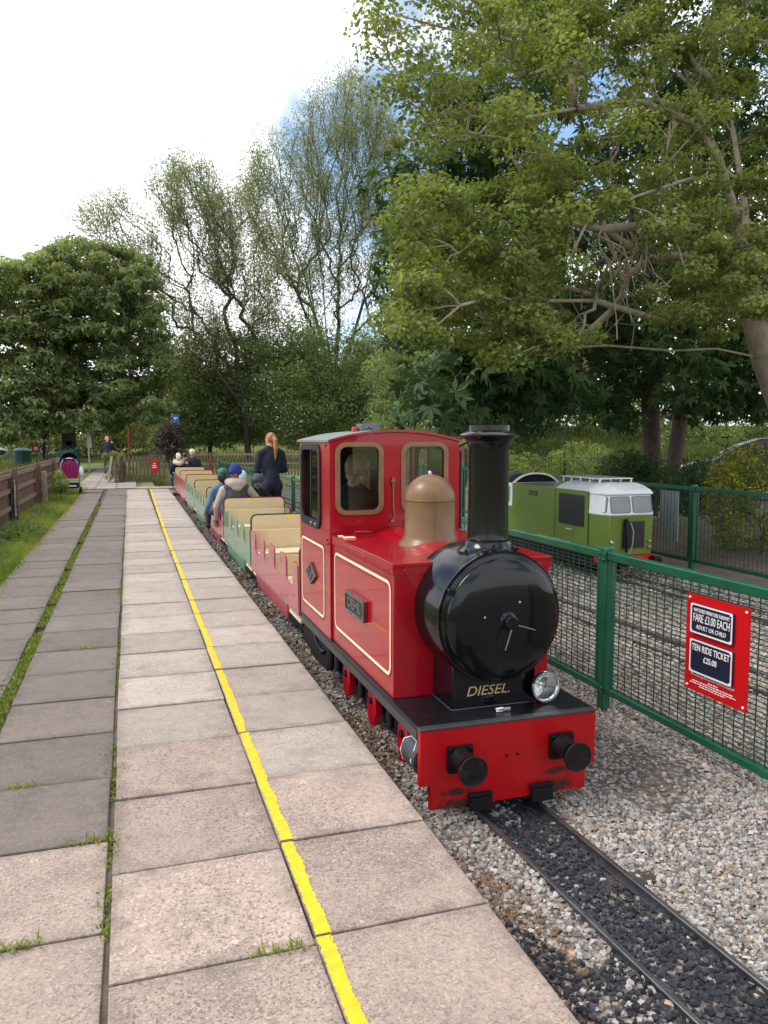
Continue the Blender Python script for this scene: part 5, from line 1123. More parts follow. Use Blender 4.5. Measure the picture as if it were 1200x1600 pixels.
# ------------------------------------------------------------------ foliage machinery
def leaf_obj(name, C, U, V, L, W, val, mat, parent, fold=0.12):
    v, q = leaf_quads(C, U, V, L, W, fold)
    return link(name, fast_mesh(name, v, q, mat, {'v': ('FLOAT', np.repeat(np.clip(val, 0, 1), 4))}), parent)
def cloud_leaves(cent, rad, per, size, flat=0.7, up=0.6, asp=0.6, droop=0.0, shell=0.5, rs=None):
    """random leaves round clump centres"""
    g = rs or rng; n = len(cent)*per; ci = np.repeat(np.arange(len(cent)), per)
    d = unit(g.normal(size=(n, 3))); r = g.random(n)**(1/3)*(1-shell)+shell*g.random(n)**0.35
    off = d*r[:, None]*np.asarray(rad)[ci][:, None]; off[:, 2] *= flat
    C = np.asarray(cent)[ci]+off
    Nn = unit(d*0.6+g.normal(0, 0.6, (n, 3))+np.array([0, 0, up])); U = unit(np.cross(Nn, g.normal(size=(n, 3)))); U[:, 2] -= droop; U = unit(U); V = unit(np.cross(Nn, U))
    L = size*g.uniform(0.65, 1.3, n); W = L*asp*g.uniform(0.8, 1.2, n)
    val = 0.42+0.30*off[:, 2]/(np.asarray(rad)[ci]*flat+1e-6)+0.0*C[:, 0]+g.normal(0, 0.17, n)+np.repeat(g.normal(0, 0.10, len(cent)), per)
    return C, U, V, L, W, val
def palmate(C, U, V, L, W, val, k=5):
    angs = np.radians(np.linspace(-105, 105, k)); N = np.cross(U, V); out = [[], [], [], [], [], []]
    for a in angs:
        u = U*math.cos(a)+V*math.sin(a)-N*0.15; u[:, 2] -= 0.22; u = unit(u); v = unit(np.cross(N, u))
        f = 1.0-0.35*abs(a)/1.9
        for o, x in zip(out, (C, u, v, L*f, W*f, val+rng.normal(0, 0.05, len(val)))): o.append(x)
    return [np.concatenate(o) for o in out]
class Skel:
    """branch skeleton: every clump reaches back to the nearest limb"""
    def __init__(s): s.p = []; s.par = []
    def limb(s, pts, parent=-1):
        for q in pts:
            s.p.append(np.array(q, float)); s.par.append(parent); parent = len(s.p)-1
        return parent
    def reach(s, targets, root, steps=4, sag=0.10, jit=0.06, bias=0.35, rs=None):
        g = rs or rng; root = np.array(root); order = np.argsort(np.linalg.norm(targets-root, axis=1))
        for i in order:
            t = targets[i]; P = np.array(s.p); d = np.linalg.norm(P-t, axis=1); rd = np.linalg.norm(P-root, axis=1)
            ok = d+bias*np.maximum(0, rd-np.linalg.norm(t-root)*0.92)*3; j = int(np.argmin(ok)); a = P[j]; L = d[j]
            pts = []
            for k in range(1, steps+1):
                f = k/steps; q = a*(1-f)+t*f; q = q+g.normal(0, jit*L/steps*2, 3)*(f < 1); q[2] += sag*L*math.sin(math.pi*f)*(0.6); pts.append(q)
            s.limb(pts, j)
    def build(s, name, mat, parent, tip=0.006, trunk=0.3, n=6, power=2.25, rmin=0.004):
        N = len(s.p); r = np.zeros(N); ch = [[] for _ in range(N)]
        for i, p in enumerate(s.par):
            if p >= 0: ch[p].append(i)
        acc = np.zeros(N)
        for i in range(N-1, -1, -1):
            if not ch[i]: acc[i] = tip**power
            if s.par[i] >= 0: acc[s.par[i]] += acc[i]
        r = acc**(1/power); k = trunk/max(r[0], 1e-6); r = np.maximum(rmin, np.where(r > tip*1.5, tip+(r-tip)*(trunk-tip)/max(1e-6, r[0]-tip), r))
        P = np.array(s.p); e = np.array([(p, i) for i, p in enumerate(s.par) if p >= 0]); A, B = P[e[:, 0]], P[e[:, 1]]; d = unit(B-A)
        up = np.where(np.abs(d[:, 2:3]) < 0.9, np.array([[0, 0, 1.0]]), np.array([[1.0, 0, 0]])); X = unit(np.cross(d, up)); Y = np.cross(X, d)
        an = np.arange(n)*2*math.pi/n; ca, sa = np.cos(an), np.sin(an); ring = X[:, None, :]*ca[None, :, None]+Y[:, None, :]*sa[None, :, None]
        # a branch starts at its own thickness, not at its parent's
        ra = np.minimum(r[e[:, 0]], r[e[:, 1]]*1.25); rb = r[e[:, 1]]
        first = np.array([len(ch[a]) > 0 and ch[a][int(np.argmax([r[c] for c in ch[a]]))] == b for a, b in e]); ra = np.where(first, r[e[:, 0]], ra)
        A2 = A-d*(ra*0.35)[:, None]
        V = np.concatenate([A2[:, None, :]+ring*ra[:, None, None], B[:, None, :]+d[:, None, :]*(rb*0.25)[:, None, None]+ring*rb[:, None, None]], 1)
        b0 = (np.arange(len(e))*2*n)[:, None]; j = np.arange(n); j2 = (j+1) % n
        Q = np.stack([b0+j, b0+j2, b0+n+j2, b0+n+j], -1).reshape(-1, 4)
        me = fast_mesh(name, V.reshape(-1, 3), Q, mat); me.polygons.foreach_set('use_smooth', np.ones(len(Q), bool))
        return link(name, me, parent)
def in_poly(px, py, poly):
    c = np.zeros(len(px), bool); j = len(poly)-1
    for i in range(len(poly)):
        xi, yi = poly[i]; xj, yj = poly[j]
        k = ((yi > py) != (yj > py)) & (px < (xj-xi)*(py-yi)/(yj-yi+1e-9)+xi); c ^= k; j = i
    return c
def view_points(poly, y0, y1, n, g, hole=None):
    """crown volume: points whose outline from the platform follows poly, at real distances y0..y1"""
    xs = [p[0] for p in poly]; ys = [p[1] for p in poly]; out = []
    while len(out) < n:
        px = g.uniform(min(xs), max(xs), 4*n); py = g.uniform(min(ys), max(ys), 4*n); k = in_poly(px, py, poly)
        if hole is not None: k &= ~((in_poly(px, py, hole[0])) & (g.random(4*n) < hole[1]))
        for a, b in zip(px[k], py[k]):
            out.append(at(a, b, g.uniform(y0, y1)))
            if len(out) >= n: break
    return np.array(out)
def tree(name, label, base):
    return empty(name, tuple(base), label, 'tree')

# ---- near maple-like tree on the right: pale limbs, small yellow-green leaves
g = np.random.default_rng(3)
NB = at(1275, 800, 9.6); NB[2] = ground_z(NB[0], NB[1])
nt_ = tree('broadleaf_tree', 'near tree at right with pale grey limbs and small yellow-green leaves', NB)
sk = Skel()
tr0 = [NB, at(1252, 760, 9.6), at(1222, 645, 9.55), at(1192, 560, 9.5), at(1177, 500, 9.4), at(1162, 430, 9.3)]
i0 = sk.limb(tr0)
iA = sk.limb([at(1150, 340, 9.2), at(1122, 250, 9.2), at(1090, 150, 9.3), at(1040, 40, 9.4), at(990, -90, 9.5)], i0)
iB = sk.limb([at(1165, 330, 9.6), at(1145, 200, 9.9), at(1120, 60, 10.1), at(1100, -100, 10.4)], i0)
sk.limb([at(1230, 380, 9.7), at(1300, 220, 10.0), at(1360, 40, 10.2)], i0)
def nidx(q): return int(np.argmin(np.linalg.norm(np.array(sk.p)-np.array(q), axis=1)))
sk.limb([at(1090, 372, 8.9), at(1020, 352, 8.6), at(940, 358, 8.4), at(870, 345, 8.2)], nidx(at(1150, 400, 9.3)))
sk.limb([at(1080, 400, 9.6), at(1015, 405, 9.8), at(955, 365, 10.0), at(900, 330, 10.2), at(800, 320, 10.3)], nidx(at(1160, 430, 9.3)))
sk.limb([at(1110, 270, 8.8), at(1060, 285, 8.3), at(1000, 305, 7.9), at(930, 330, 7.6)], nidx(at(1122, 250, 9.2)))
sk.limb([at(1080, 190, 9.0), at(1000, 160, 8.7), at(900, 170, 8.4), at(790, 190, 8.3), at(700, 175, 8.3), at(640, 140, 8.3)], nidx(at(1122, 250, 9.2)))
sk.limb([at(1040, 90, 9.6), at(960, 60, 9.8), at(860, 30, 10.0), at(760, 60, 10.1), at(680, 40, 10.2), at(610, 20, 10.3)], nidx(at(1090, 150, 9.3)))
sk.limb([at(1110, 480, 8.9), at(1030, 500, 8.5), at(930, 470, 8.2), at(850, 470, 8.0)], nidx(at(1172, 500, 9.4)))
sk.limb([at(1120, 545, 9.4), at(1050, 548, 9.2), at(950, 540, 9.0), at(850, 545, 8.9)], nidx(at(1186, 560, 9.5)))
main = [(588, 500), (600, 420), (640, 300), (690, 240), (740, 150), (775, 20), (800, -260), (1600, -300), (1600, 420), (1210, 500), (1080, 555), (960, 545), (800, 560), (690, 575), (620, 540)]
gap = [(870, 340), (1010, 335), (1060, 470), (980, 540), (900, 520), (850, 430)]
gap2 = [(930, 170), (1200, 160), (1190, 350), (1010, 340), (940, 260)]
T1 = view_points(main, 7.4, 11.6, 640, g, (gap, 0.88)); 
px_keep = np.ones(len(T1), bool)
T2 = view_points([(575, 0), (640, -60), (790, -40), (770, 60), (740, 170), (690, 250), (610, 230), (590, 120)], 7.6, 10.5, 60, g)
T3 = view_points([(640, 330), (900, 240), (1180, 380), (1200, 520), (700, 560), (600, 500)], 7.2, 9.2, 110, g, (gap, 0.9))
Tn = np.concatenate([T1, T2, T3]); sk.reach(Tn, tr0[4], 4, 0.10, 0.10, rs=g)
# bare twigs hanging below the limbs
for a in range(34):
    q = at(g.uniform(860, 1010), g.uniform(330, 440), g.uniform(7.8, 9.6)); j = nidx(q); b = sk.p[j]
    dd = np.array([g.normal(0, 0.25), g.normal(0, 0.25), -g.uniform(0.3, 0.9)]); sk.limb([b+dd*0.35+g.normal(0, .05, 3), b+dd*0.7+g.normal(0, .06, 3), b+dd*1.05+g.normal(0, .08, 3)], j)
sk.build('trunk', 'bark_pale', nt_, 0.0075, 0.17, 7, 1.95, 0.0055)
rad = g.uniform(0.20, 0.40, len(Tn))
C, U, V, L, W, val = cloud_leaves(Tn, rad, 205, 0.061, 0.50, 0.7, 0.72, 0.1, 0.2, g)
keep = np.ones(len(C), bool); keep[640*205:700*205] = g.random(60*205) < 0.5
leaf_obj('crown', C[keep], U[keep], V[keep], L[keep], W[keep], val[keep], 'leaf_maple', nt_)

# ---- dark horse chestnut behind it
g = np.random.default_rng(5)
RB = np.array([11.35, 15.3, -0.05]); rt = tree('horse_chestnut_tree', 'dark horse chestnut with broad palmate leaves behind the mesh fences', RB)
sk = Skel(); j = sk.limb([RB, RB+(0.03, 0, 1.2), RB+(-0.02, 0.05, 2.6), RB+(-0.12, 0, 4.2), RB+(-0.1, 0.1, 6.5), RB+(0, 0.1, 9.0), RB+(0.2, 0, 11.5)])
sk.limb([RB+(0.42, 0.25, 0.0), RB+(0.50, 0.2, 1.4), RB+(0.32, 0.1, 3.0)], 3) if False else None
crown = [(640, 640), (600, 520), (600, 420), (680, 200), (760, 40), (800, -200), (1700, -250), (1700, 560), (1250, 640), (1120, 600), (1000, 560), (900, 600), (830, 655), (740, 690), (690, 670)]
T1 = view_points(crown, 12.0, 17.5, 330, g); T2 = view_points([(675, 560), (860, 540), (900, 610), (800, 660), (720, 668), (670, 620)], 9.6, 11.8, 34, g); T3 = view_points([(1040, 540), (1250, 500), (1250, 640), (1060, 640)], 11.5, 14, 34, g)
T4 = np.concatenate([view_points([(600, 300), (790, 60), (830, 300), (640, 520)], 11.5, 14, 40, g), view_points([(860, 470), (1020, 470), (1020, 660), (880, 640)], 13, 17.5, 46, g)])
Tc = np.concatenate([T1, T2, T3, T4]); sk.reach(Tc, RB+(0, 0, 3.0), 4, 0.12, 0.08, rs=g)
sk.build('trunk', 'bark_brown', rt, 0.010, 0.20, 8, 2.2)
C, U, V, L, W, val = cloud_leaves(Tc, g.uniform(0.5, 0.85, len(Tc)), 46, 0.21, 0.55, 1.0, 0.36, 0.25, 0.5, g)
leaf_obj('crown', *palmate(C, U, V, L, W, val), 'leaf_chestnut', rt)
leaf_mat('blossom_petal', (0.42, 0.22, 0.17), (0.62, 0.47, 0.38), (0.74, 0.66, 0.55), 0.3)
def candles(name, C, h, parent, n, g, k=26):
    idx = g.choice(len(C), n, replace=False); t = g.random((n, k)); a = g.uniform(0, 6.283, (n, k)); r = h*0.22*(1-t*0.85)
    tilt = g.normal(0, 0.15, (n, 1, 2)); P = C[idx][:, None, :]+np.stack([r*np.cos(a), r*np.sin(a), t*h], -1); P[..., :2] += tilt*(t*h)[..., None]
    P = P.reshape(-1, 3); m = len(P); U = unit(g.normal(0, 1, (m, 3))); V = unit(np.cross(U, g.normal(0, 1, (m, 3))))
    v, q = leaf_quads(P, U, V, np.full(m, h*0.17), np.full(m, h*0.15)); o = link(name, fast_mesh(name, v, q, 'blossom_petal', {'v': ('FLOAT', np.repeat(g.random(m), 4))}), parent); o['kind'] = 'stuff'
fr = C[:, 1] < 12.4; candles('blossom', C[fr]+(0, 0, 0.08), 0.20, rt, 26, g)
RB2 = np.array([12.55, 15.9, -0.05]); r2 = tree('bare_trunk_tree', 'second dark leaning trunk just right of the horse chestnut trunk', RB2)
sk = Skel(); sk.limb([RB2+(-0.25, 0, 0), RB2+(-0.12, 0, 1.0), RB2+(0.08, 0.05, 2.0), RB2+(0.10, 0, 3.4), RB2+(0.0, 0.2, 6), RB2+(0.3, 0.3, 9)])
T = RB2+np.array([0.3, 0.2, 8.0])+g.normal(0, 1.2, (40, 3))*np.array([1, 1, 1.2]); sk.reach(T, RB2+(0, 0, 4), 3, 0.1, 0.1, rs=g); sk.build('trunk', 'bark_brown', r2, 0.010, 0.18, 8)
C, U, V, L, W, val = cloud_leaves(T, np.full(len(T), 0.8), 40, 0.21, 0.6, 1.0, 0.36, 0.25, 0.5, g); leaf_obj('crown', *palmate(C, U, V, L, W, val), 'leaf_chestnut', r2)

# ---- horse chestnut at left, in flower
g = np.random.default_rng(8)
LB = np.array([-3.05, 45.5, -0.05]); lt = tree('horse_chestnut_tree', 'rounded horse chestnut in flower at left behind the teal railings', LB)
sk = Skel(); sk.limb([LB, LB+(0, 0, 1.5), LB+(0.05, 0, 3.0), LB+(0, 0.1, 5.0), LB+(0.1, 0, 7.5), LB+(0.2, 0, 9.5)])
crown = [(-90, 560), (-60, 440), (20, 405), (60, 400), (95, 378), (140, 372), (185, 385), (225, 405), (248, 470), (262, 540), (275, 600), (262, 652), (215, 655), (150, 672), (95, 672), (20, 684), (-60, 680)]
Tc = view_points(crown, 41.5, 49.0, 820, g); sk.reach(Tc, LB+(0, 0, 2.5), 3, 0.1, 0.08, rs=g); sk.build('trunk', 'bark_dark', lt, 0.02, 0.36, 7, 2.2)
front = Tc[:, 1] < 46
C, U, V, L, W, val = cloud_leaves(Tc, g.uniform(0.55, 0.9, len(Tc)), 50, 0.29, 0.5, 1.1, 0.50, 0.3, 0.6, g)
val += 0.13-0.10*(C[:, 0]-LB[0])/5  # sunlit left side painted in: leaf tone lightens towards the left
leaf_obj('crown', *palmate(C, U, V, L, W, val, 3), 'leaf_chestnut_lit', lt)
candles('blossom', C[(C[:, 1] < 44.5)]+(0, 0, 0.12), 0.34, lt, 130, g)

# ---- willows in the middle
def willow(label, base, limbs_, polys, y0, y1, n, trunk, seed, per=150, rad=(0.7, 1.1), size=0.20, mat='leaf_willow', shade=0.0):
    g = np.random.default_rng(seed); t = tree('willow_tree', label, base); sk = Skel(); ids = []
    for par, pts in limbs_:
        pr = -1 if par is None else ids[par][0]+ids[par][1]
        st = len(sk.p); sk.limb(pts, pr); ids.append((st, 0))
        ids[-1] = (st, len(pts)-1)
    T = np.concatenate([view_points(p, y0, y1, int(n*f), g, h) for p, f, h in polys]); sk.reach(T, base+np.array([0, 0, 3.0]), 4, -0.02, 0.05, 0.6, g)
    sk.build('trunk', 'bark_dark', t, 0.016, trunk, 6, 2.15, 0.012)
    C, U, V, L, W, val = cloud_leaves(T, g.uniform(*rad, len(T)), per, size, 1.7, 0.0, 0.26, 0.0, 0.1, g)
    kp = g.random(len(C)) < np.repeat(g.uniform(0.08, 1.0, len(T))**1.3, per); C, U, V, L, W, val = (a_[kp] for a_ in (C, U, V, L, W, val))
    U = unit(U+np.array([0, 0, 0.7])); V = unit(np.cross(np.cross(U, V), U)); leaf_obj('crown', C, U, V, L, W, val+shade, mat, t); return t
wb = at(388, 705, 50.0); wb[2] = 0.0
willow('leaning grey-green willow with dark forked trunk, left of the tall one', wb, [(None, [wb, at(386, 672, 50), at(383, 640, 50)]), (0, [at(374, 585, 50), at(366, 530, 50), at(359, 470, 50), at(351, 400, 50.3), at(343, 330, 50.6), at(338, 275, 51)]),
    (0, [at(345, 590, 49.6), at(305, 535, 49.2), at(268, 485, 49), at(235, 440, 48.8), at(205, 400, 48.6), at(180, 360, 48.5)]), (0, [at(390, 580, 50.5), at(396, 520, 51), at(398, 450, 51.5), at(396, 380, 52)]), (0, [at(352, 560, 50.5), at(312, 545, 50.5), at(280, 545, 50.5), at(255, 555, 50)]), (1, [at(330, 250, 51)])],
    [([(228, 290), (255, 262), (290, 252), (330, 262), (365, 300), (378, 380), (360, 450), (325, 440), (300, 400), (262, 350)], 0.46, None), ([(330, 300), (400, 290), (440, 420), (420, 540), (330, 520), (320, 430)], 0.22, None), ([(105, 352), (150, 312), (190, 300), (225, 350), (270, 440), (240, 460), (190, 410), (140, 375)], 0.17, None), ([(230, 440), (300, 470), (350, 540), (350, 600), (270, 580)], 0.15, None), ([(225, 330), (330, 400), (440, 420), (430, 560), (300, 540), (215, 430)], 0.18, None)], 48.3, 52.8, 520, 0.22, 21, per=190, rad=(0.35, 1.05), size=0.19)
wb2 = at(520, 700, 54.0); wb2[2] = 0.0
willow('tallest willow in the middle with upswept grey-green crown', wb2, [(None, [wb2, at(521, 650, 54), at(523, 600, 54)]), (0, [at(505, 540, 54), at(488, 480, 54), at(470, 410, 54), at(452, 340, 54), at(438, 270, 54)]), (0, [at(527, 530, 54.5), at(530, 450, 55), at(532, 370, 55), at(530, 290, 55), at(524, 200, 55), at(520, 150, 55)]),
    (0, [at(548, 540, 53), at(568, 470, 52.6), at(582, 400, 52.5), at(588, 320, 52.5), at(585, 240, 52.5), at(575, 170, 53)]), (0, [at(570, 550, 54), at(612, 490, 54), at(645, 420, 54), at(662, 340, 54), at(668, 270, 54)]), (0, [at(512, 540, 53), at(506, 470, 52.6), at(499, 390, 52.5), at(490, 300, 52.5), at(484, 220, 52.5)])],
    [([(372, 290), (392, 240), (430, 215), (466, 205), (486, 150), (520, 122), (560, 118), (600, 160), (640, 200), (690, 230), (700, 380), (640, 450), (560, 430), (480, 450), (410, 430), (385, 360)], 0.82, None), ([(380, 430), (660, 430), (700, 570), (400, 570)], 0.18, None)], 51.0, 57.0, 1050, 0.24, 22, per=230, rad=(0.4, 1.15), size=0.20)
# thicket below the willows
def bush(name, label, poly, y0, y1, n, per, size, mat, seed, rad, base_px, trunk=0.08, cat='bush', asp=0.45, up=0.5, twigs='bark_dark'):
    g = np.random.default_rng(seed); T = view_points(poly, y0, y1, n, g); b = np.array([T[:, 0].mean(), T[:, 1].mean(), float(ground_z(T[:, 0].mean(), T[:, 1].mean()))])
    t = empty(name, tuple(b), label, cat); sk = Skel(); sk.limb([b, b+(0, 0, 0.3*max(0.4, T[:, 2].mean()-b[2]))]); sk.reach(T, b, 3, 0.05, 0.08, rs=g); sk.build('stems', twigs, t, 0.008, trunk, 5)
    C, U, V, L, W, val = cloud_leaves(T, g.uniform(*rad, len(T)), per, size, 0.85, up, asp, 0.0, 0.4, g); leaf_obj('foliage', C, U, V, L, W, val, mat, t); return t
bush('willow_thicket', 'dense grey-green thicket right of the dark willow trunk', [(395, 550), (440, 512), (520, 518), (600, 530), (660, 520), (660, 690), (400, 692)], 47, 53, 300, 190, 0.21, 'leaf_thicket', 31, (0.8, 1.3), None, 0.15)
bush('willow_thicket', 'dense green thicket left of the dark willow trunk', [(255, 560), (300, 530), (350, 520), (400, 515), (395, 690), (255, 690)], 50.5, 55, 200, 190, 0.21, 'leaf_thicket', 32, (0.8, 1.3), None, 0.15)
bush('willow_thicket', 'dense dark thicket behind the cab roof and chimney', [(585, 560), (640, 540), (720, 570), (850, 590), (860, 680), (590, 695)], 34, 41, 110, 190, 0.19, 'leaf_thicket', 33, (0.6, 1.0), None, 0.12)
bush('hawthorn_bush', 'bright green bushes seen under the chestnut beyond the railings', [(790, 600), (900, 580), (1010, 600), (1010, 680), (880, 672), (790, 668)], 36, 41, 70, 180, 0.18, 'leaf_hedge', 34, (0.6, 1.0), None, 0.1)
bush('laurel_bush', 'dark leafy bushes behind the grey car at right', [(1000, 560), (1260, 540), (1280, 700), (1010, 700)], 27, 32, 90, 160, 0.17, 'leaf_thicket', 35, (0.6, 1.0), None, 0.1)
bush('far_hedge', 'tall dark tree belt behind the near and chestnut trees at right', [(600, 470), (700, 380), (900, 350), (1350, 330), (1350, 690), (620, 690)], 31, 37, 210, 150, 0.27, 'leaf_thicket', 45, (0.9, 1.4), None, 0.2, 'hedge')
bush('purple_shrub', 'purple-brown leaved shrub behind the picket gate', [(243, 700), (250, 668), (268, 660), (282, 672), (288, 705), (262, 712)], 34.2, 36.4, 26, 220, 0.10, 'leaf_purple', 36, (0.25, 0.42), None, 0.04, 'shrub')
bush('yellow_shrub', 'yellow-green shrub by the grey car behind the far mesh fence', [(1112, 745), (1135, 712), (1175, 705), (1280, 720), (1290, 850), (1130, 850), (1105, 800)], 9.6, 11.6, 120, 90, 0.07, 'leaf_yellow', 37, (0.16, 0.28), None, 0.03, 'shrub')
bush('dark_shrub', 'dark green shrub in the bed between far mesh fence and railings', [(1035, 738), (1100, 730), (1130, 745), (1125, 790), (1040, 790)], 12.0, 13.6, 26, 140, 0.10, 'leaf_chestnut', 38, (0.25, 0.45), None, 0.03, 'shrub')
bush('ivy_bush', 'leafy green plants along the bow-top railings behind the green locomotive', [(760, 722), (850, 705), (930, 700), (985, 715), (985, 760), (790, 750)], 19.5, 24.0, 60, 150, 0.10, 'leaf_hedge', 39, (0.28, 0.45), None, 0.03, 'bush')
bush('ivy_bush', 'dark ivy growing round the feet of the chestnut trunks', [(945, 722), (1045, 718), (1060, 770), (950, 770)], 14.0, 15.2, 30, 140, 0.10, 'leaf_chestnut', 40, (0.25, 0.42), None, 0.03, 'bush')
bush('mossy_hedge', 'small mossy clipped hedge beside the gate post', [(160, 708), (190, 706), (192, 748), (162, 748)], 31.3, 32.6, 26, 190, 0.06, 'grass_dry', 41, (0.12, 0.20), None, 0.03, 'hedge')
bush('fence_plant', 'green plant growing at the foot of the brown fence beside the pushchair', [(85, 742), (100, 738), (104, 770), (84, 770)], 22.8, 23.8, 12, 120, 0.07, 'leaf_hedge', 42, (0.12, 0.2), None, 0.01, 'plant')
bush('far_hedge', 'olive green scrub along the bank behind the chestnut at left', [(-60, 670), (20, 645), (150, 625), (260, 615), (280, 712), (-60, 712)], 57, 63, 110, 170, 0.26, 'grass_dry', 43, (0.8, 1.3), None, 0.06, 'hedge')
bush('far_hedge', 'tall dark tree belt closing the view behind the willows', [(150, 640), (300, 600), (450, 560), (640, 560), (640, 700), (150, 700)], 66, 74, 220, 150, 0.42, 'leaf_thicket', 44, (1.4, 2.2), None, 0.2, 'hedge')
# rough grass on the banks and round the gate
def tussock(name, label, n, xr, yr, h, mat, sel=None, w=0.03):
    x = rng.uniform(*xr, n); y = rng.uniform(*yr, n)
    if sel is not None: k = sel(x, y); x, y = x[k], y[k]
    P = np.stack([x, y, ground_z(x, y)-0.02], 1); tag(blades(P, h*0.5, h, w, 0.35, mat, name), label, 'grass', kind='stuff')
tussock('rough_grass', 'long rough grass on the bank beyond the picket fences', 26000, (-14, 30), (40, 62), 0.55, 'grass_dry', lambda x, y: (x > 0.6) | (x < -3.5), 0.05)
tussock('rough_grass', 'long green grass on the bank beyond the bow-top railings', 16000, (14, 40), (24, 42), 0.5, 'grass_blade', lambda x, y: (y > 27.5-0.32*(x-14)) & (y+0.35*(x-20) > 25), 0.045)
tussock('rough_grass', 'dry pale grass behind the mossy gate', 5000, (-0.3, 2.2), (32.3, 36.6), 0.5, 'grass_dry', None, 0.03)

# ------------------------------------------------------------------ railings, playground, car, signs, pushchair
def railing(name, label, pts, h, mat, pitch=0.11, bow=False, base=0.0, r=0.008):
    f = empty(name, (*pts[0], base)); tag(f, label, 'railings'); m = MB()
    for a, b in zip(pts[:-1], pts[1:]):
        A = Vector((*a, base)); B = Vector((*b, base)); d = B-A; L = d.length; d.normalize(); n = int(L/pitch)
        for z in ((0.12, h-0.12) if not bow else (0.12, h-0.18)): MB().bar(A+Vector((0, 0, z)), B+Vector((0, 0, z)), 0.03, 0.03).build('rail', mat, f)
        for i in range(int(L/2.7)+1):
            q = A+d*min(L, i*2.7); MB().bar(q, q+Vector((0, 0, h+0.06)), 0.05).build('post', mat, f)
        for i in range(n):
            q = A+d*(i+0.5)*pitch
            if bow and i % 2 == 0:
                e = q+d*pitch; m.tube([q, q+Vector((0, 0, h-pitch/2)), q+d*pitch*0.15+Vector((0, 0, h-pitch*0.15)), (q+e)/2+Vector((0, 0, h)), e-d*pitch*0.15+Vector((0, 0, h-pitch*0.15)), e+Vector((0, 0, h-pitch/2)), e], r, 4, False)
            elif not bow: m.bar(q+Vector((0, 0, 0.03)), q+Vector((0, 0, h)), r*2)
    m.build('bars', mat, f, kind='stuff'); return f
railing('steel_railings', 'teal steel railings enclosing the play area at far left', [(-17, 41.5), (-2.6, 46.0), (-2.75, 33.5)], 1.15, 'teal_rail', 0.12)
railing('bow_top_railings', 'black bow-top railings behind the green locomotive', [(10.9, 24.7), (12.4, 20.8), (13.25, 17.6), (13.8, 13.4)], 1.15, 'iron_black', 0.11, True, 0.12, 0.009)
# play equipment beyond the teal railings
pf = empty('climbing_bars', (-8.9, 50, 0), 'yellow tubular play frame in the far left play area', 'play equipment')
for x in (-9.55, -8.2): MB().tube([(x, 50, 0), (x, 50, 1.0)], 0.05, 8).build('upright', 'yellow_paint', pf, smooth=40)
for z in (1.0, 0.55): MB().tube([(-9.6, 50, z), (-8.15, 50, z)], 0.05, 8).build('crossbar', 'yellow_paint', pf, smooth=40)
MB().box(-9.5, -8.25, 49.98, 50.06, 0.60, 0.80).build('panel', 'wood_red', pf)
MB().lathe((-9.75, 50.6, 0), (0, 0, 1), [(0.30, 0), (0.36, 0.4), (0.36, 0.8), (0.30, 1.15), (0.16, 1.2), (0, 1.2)], 16).build('play_barrel', 'orange_paint', label='orange play drum left of the yellow frame', cat='play equipment', smooth=40)
rd = empty('spring_rocker', (-7.1, 50, 0), 'white and dark spring rocker right of the yellow frame', 'play equipment')
MB().sphere((-7.1, 50, 0.85), 0.5, 14, 9, (1.1, 0.5, 0.55)).sphere((-7.6, 50, 1.05), 0.2, 10, 7).build('rocker_body', 'tile_white', rd, smooth=60)
MB().sphere((-6.95, 49.72, 0.9), 0.16, 8, 6, (1.2, 0.5, 1)).sphere((-7.3, 49.74, 0.8), 0.13, 8, 6, (1, 0.5, 1.2)).build('spots', 'plate_dark', rd, smooth=60)
MB().tube([(-7.1, 50, 0), (-7.1, 50, 0.5)], 0.1, 8).build('spring', 'steel', rd)
MB().lathe((-6.0, 50.8, 0), (0, 0, 1), [(0.5, 0), (0.5, 0.95), (0.53, 0.98), (0.35, 1.1), (0.2, 1.14), (0, 1.14)], 14).build('litter_bin_store', 'teal_rail', label='dark green round bin store behind the teal railings', cat='bin', smooth=30)
ds = empty('play_sign', (-5.1, 49.5, 0), 'small red disc sign on a post in the play area', 'sign')
MB().tube([(-5.1, 49.5, 0), (-5.1, 49.5, 1.3)], 0.04, 6).build('post', 'teal_rail', ds); MB().lathe((-5.1, 49.44, 1.12), (0, -1, 0), [(0.23, 0), (0.23, 0.02), (0, 0.02)], 20).build('disc', 'sign_red', ds); MB().lathe((-5.1, 49.415, 1.12), (0, -1, 0), [(0.12, 0), (0.12, 0.01), (0, 0.01)], 16).build('disc_centre', 'sign_white', ds)
MB().tube([(-4.55, 49.5, 0), (-4.5, 49.5, 1.0), (-4.3, 49.5, 1.5)], 0.05, 6).build('play_pole', 'cap_green', label='bright green bent pole in the play area', cat='play equipment')
MB().box(-12.3, -10.9, 58.8, 60.0, 0.3, 1.75).build('yellow_hut', 'yellow_paint', label='pale yellow hut front far left in the play area', cat='hut', bevel=0.05)
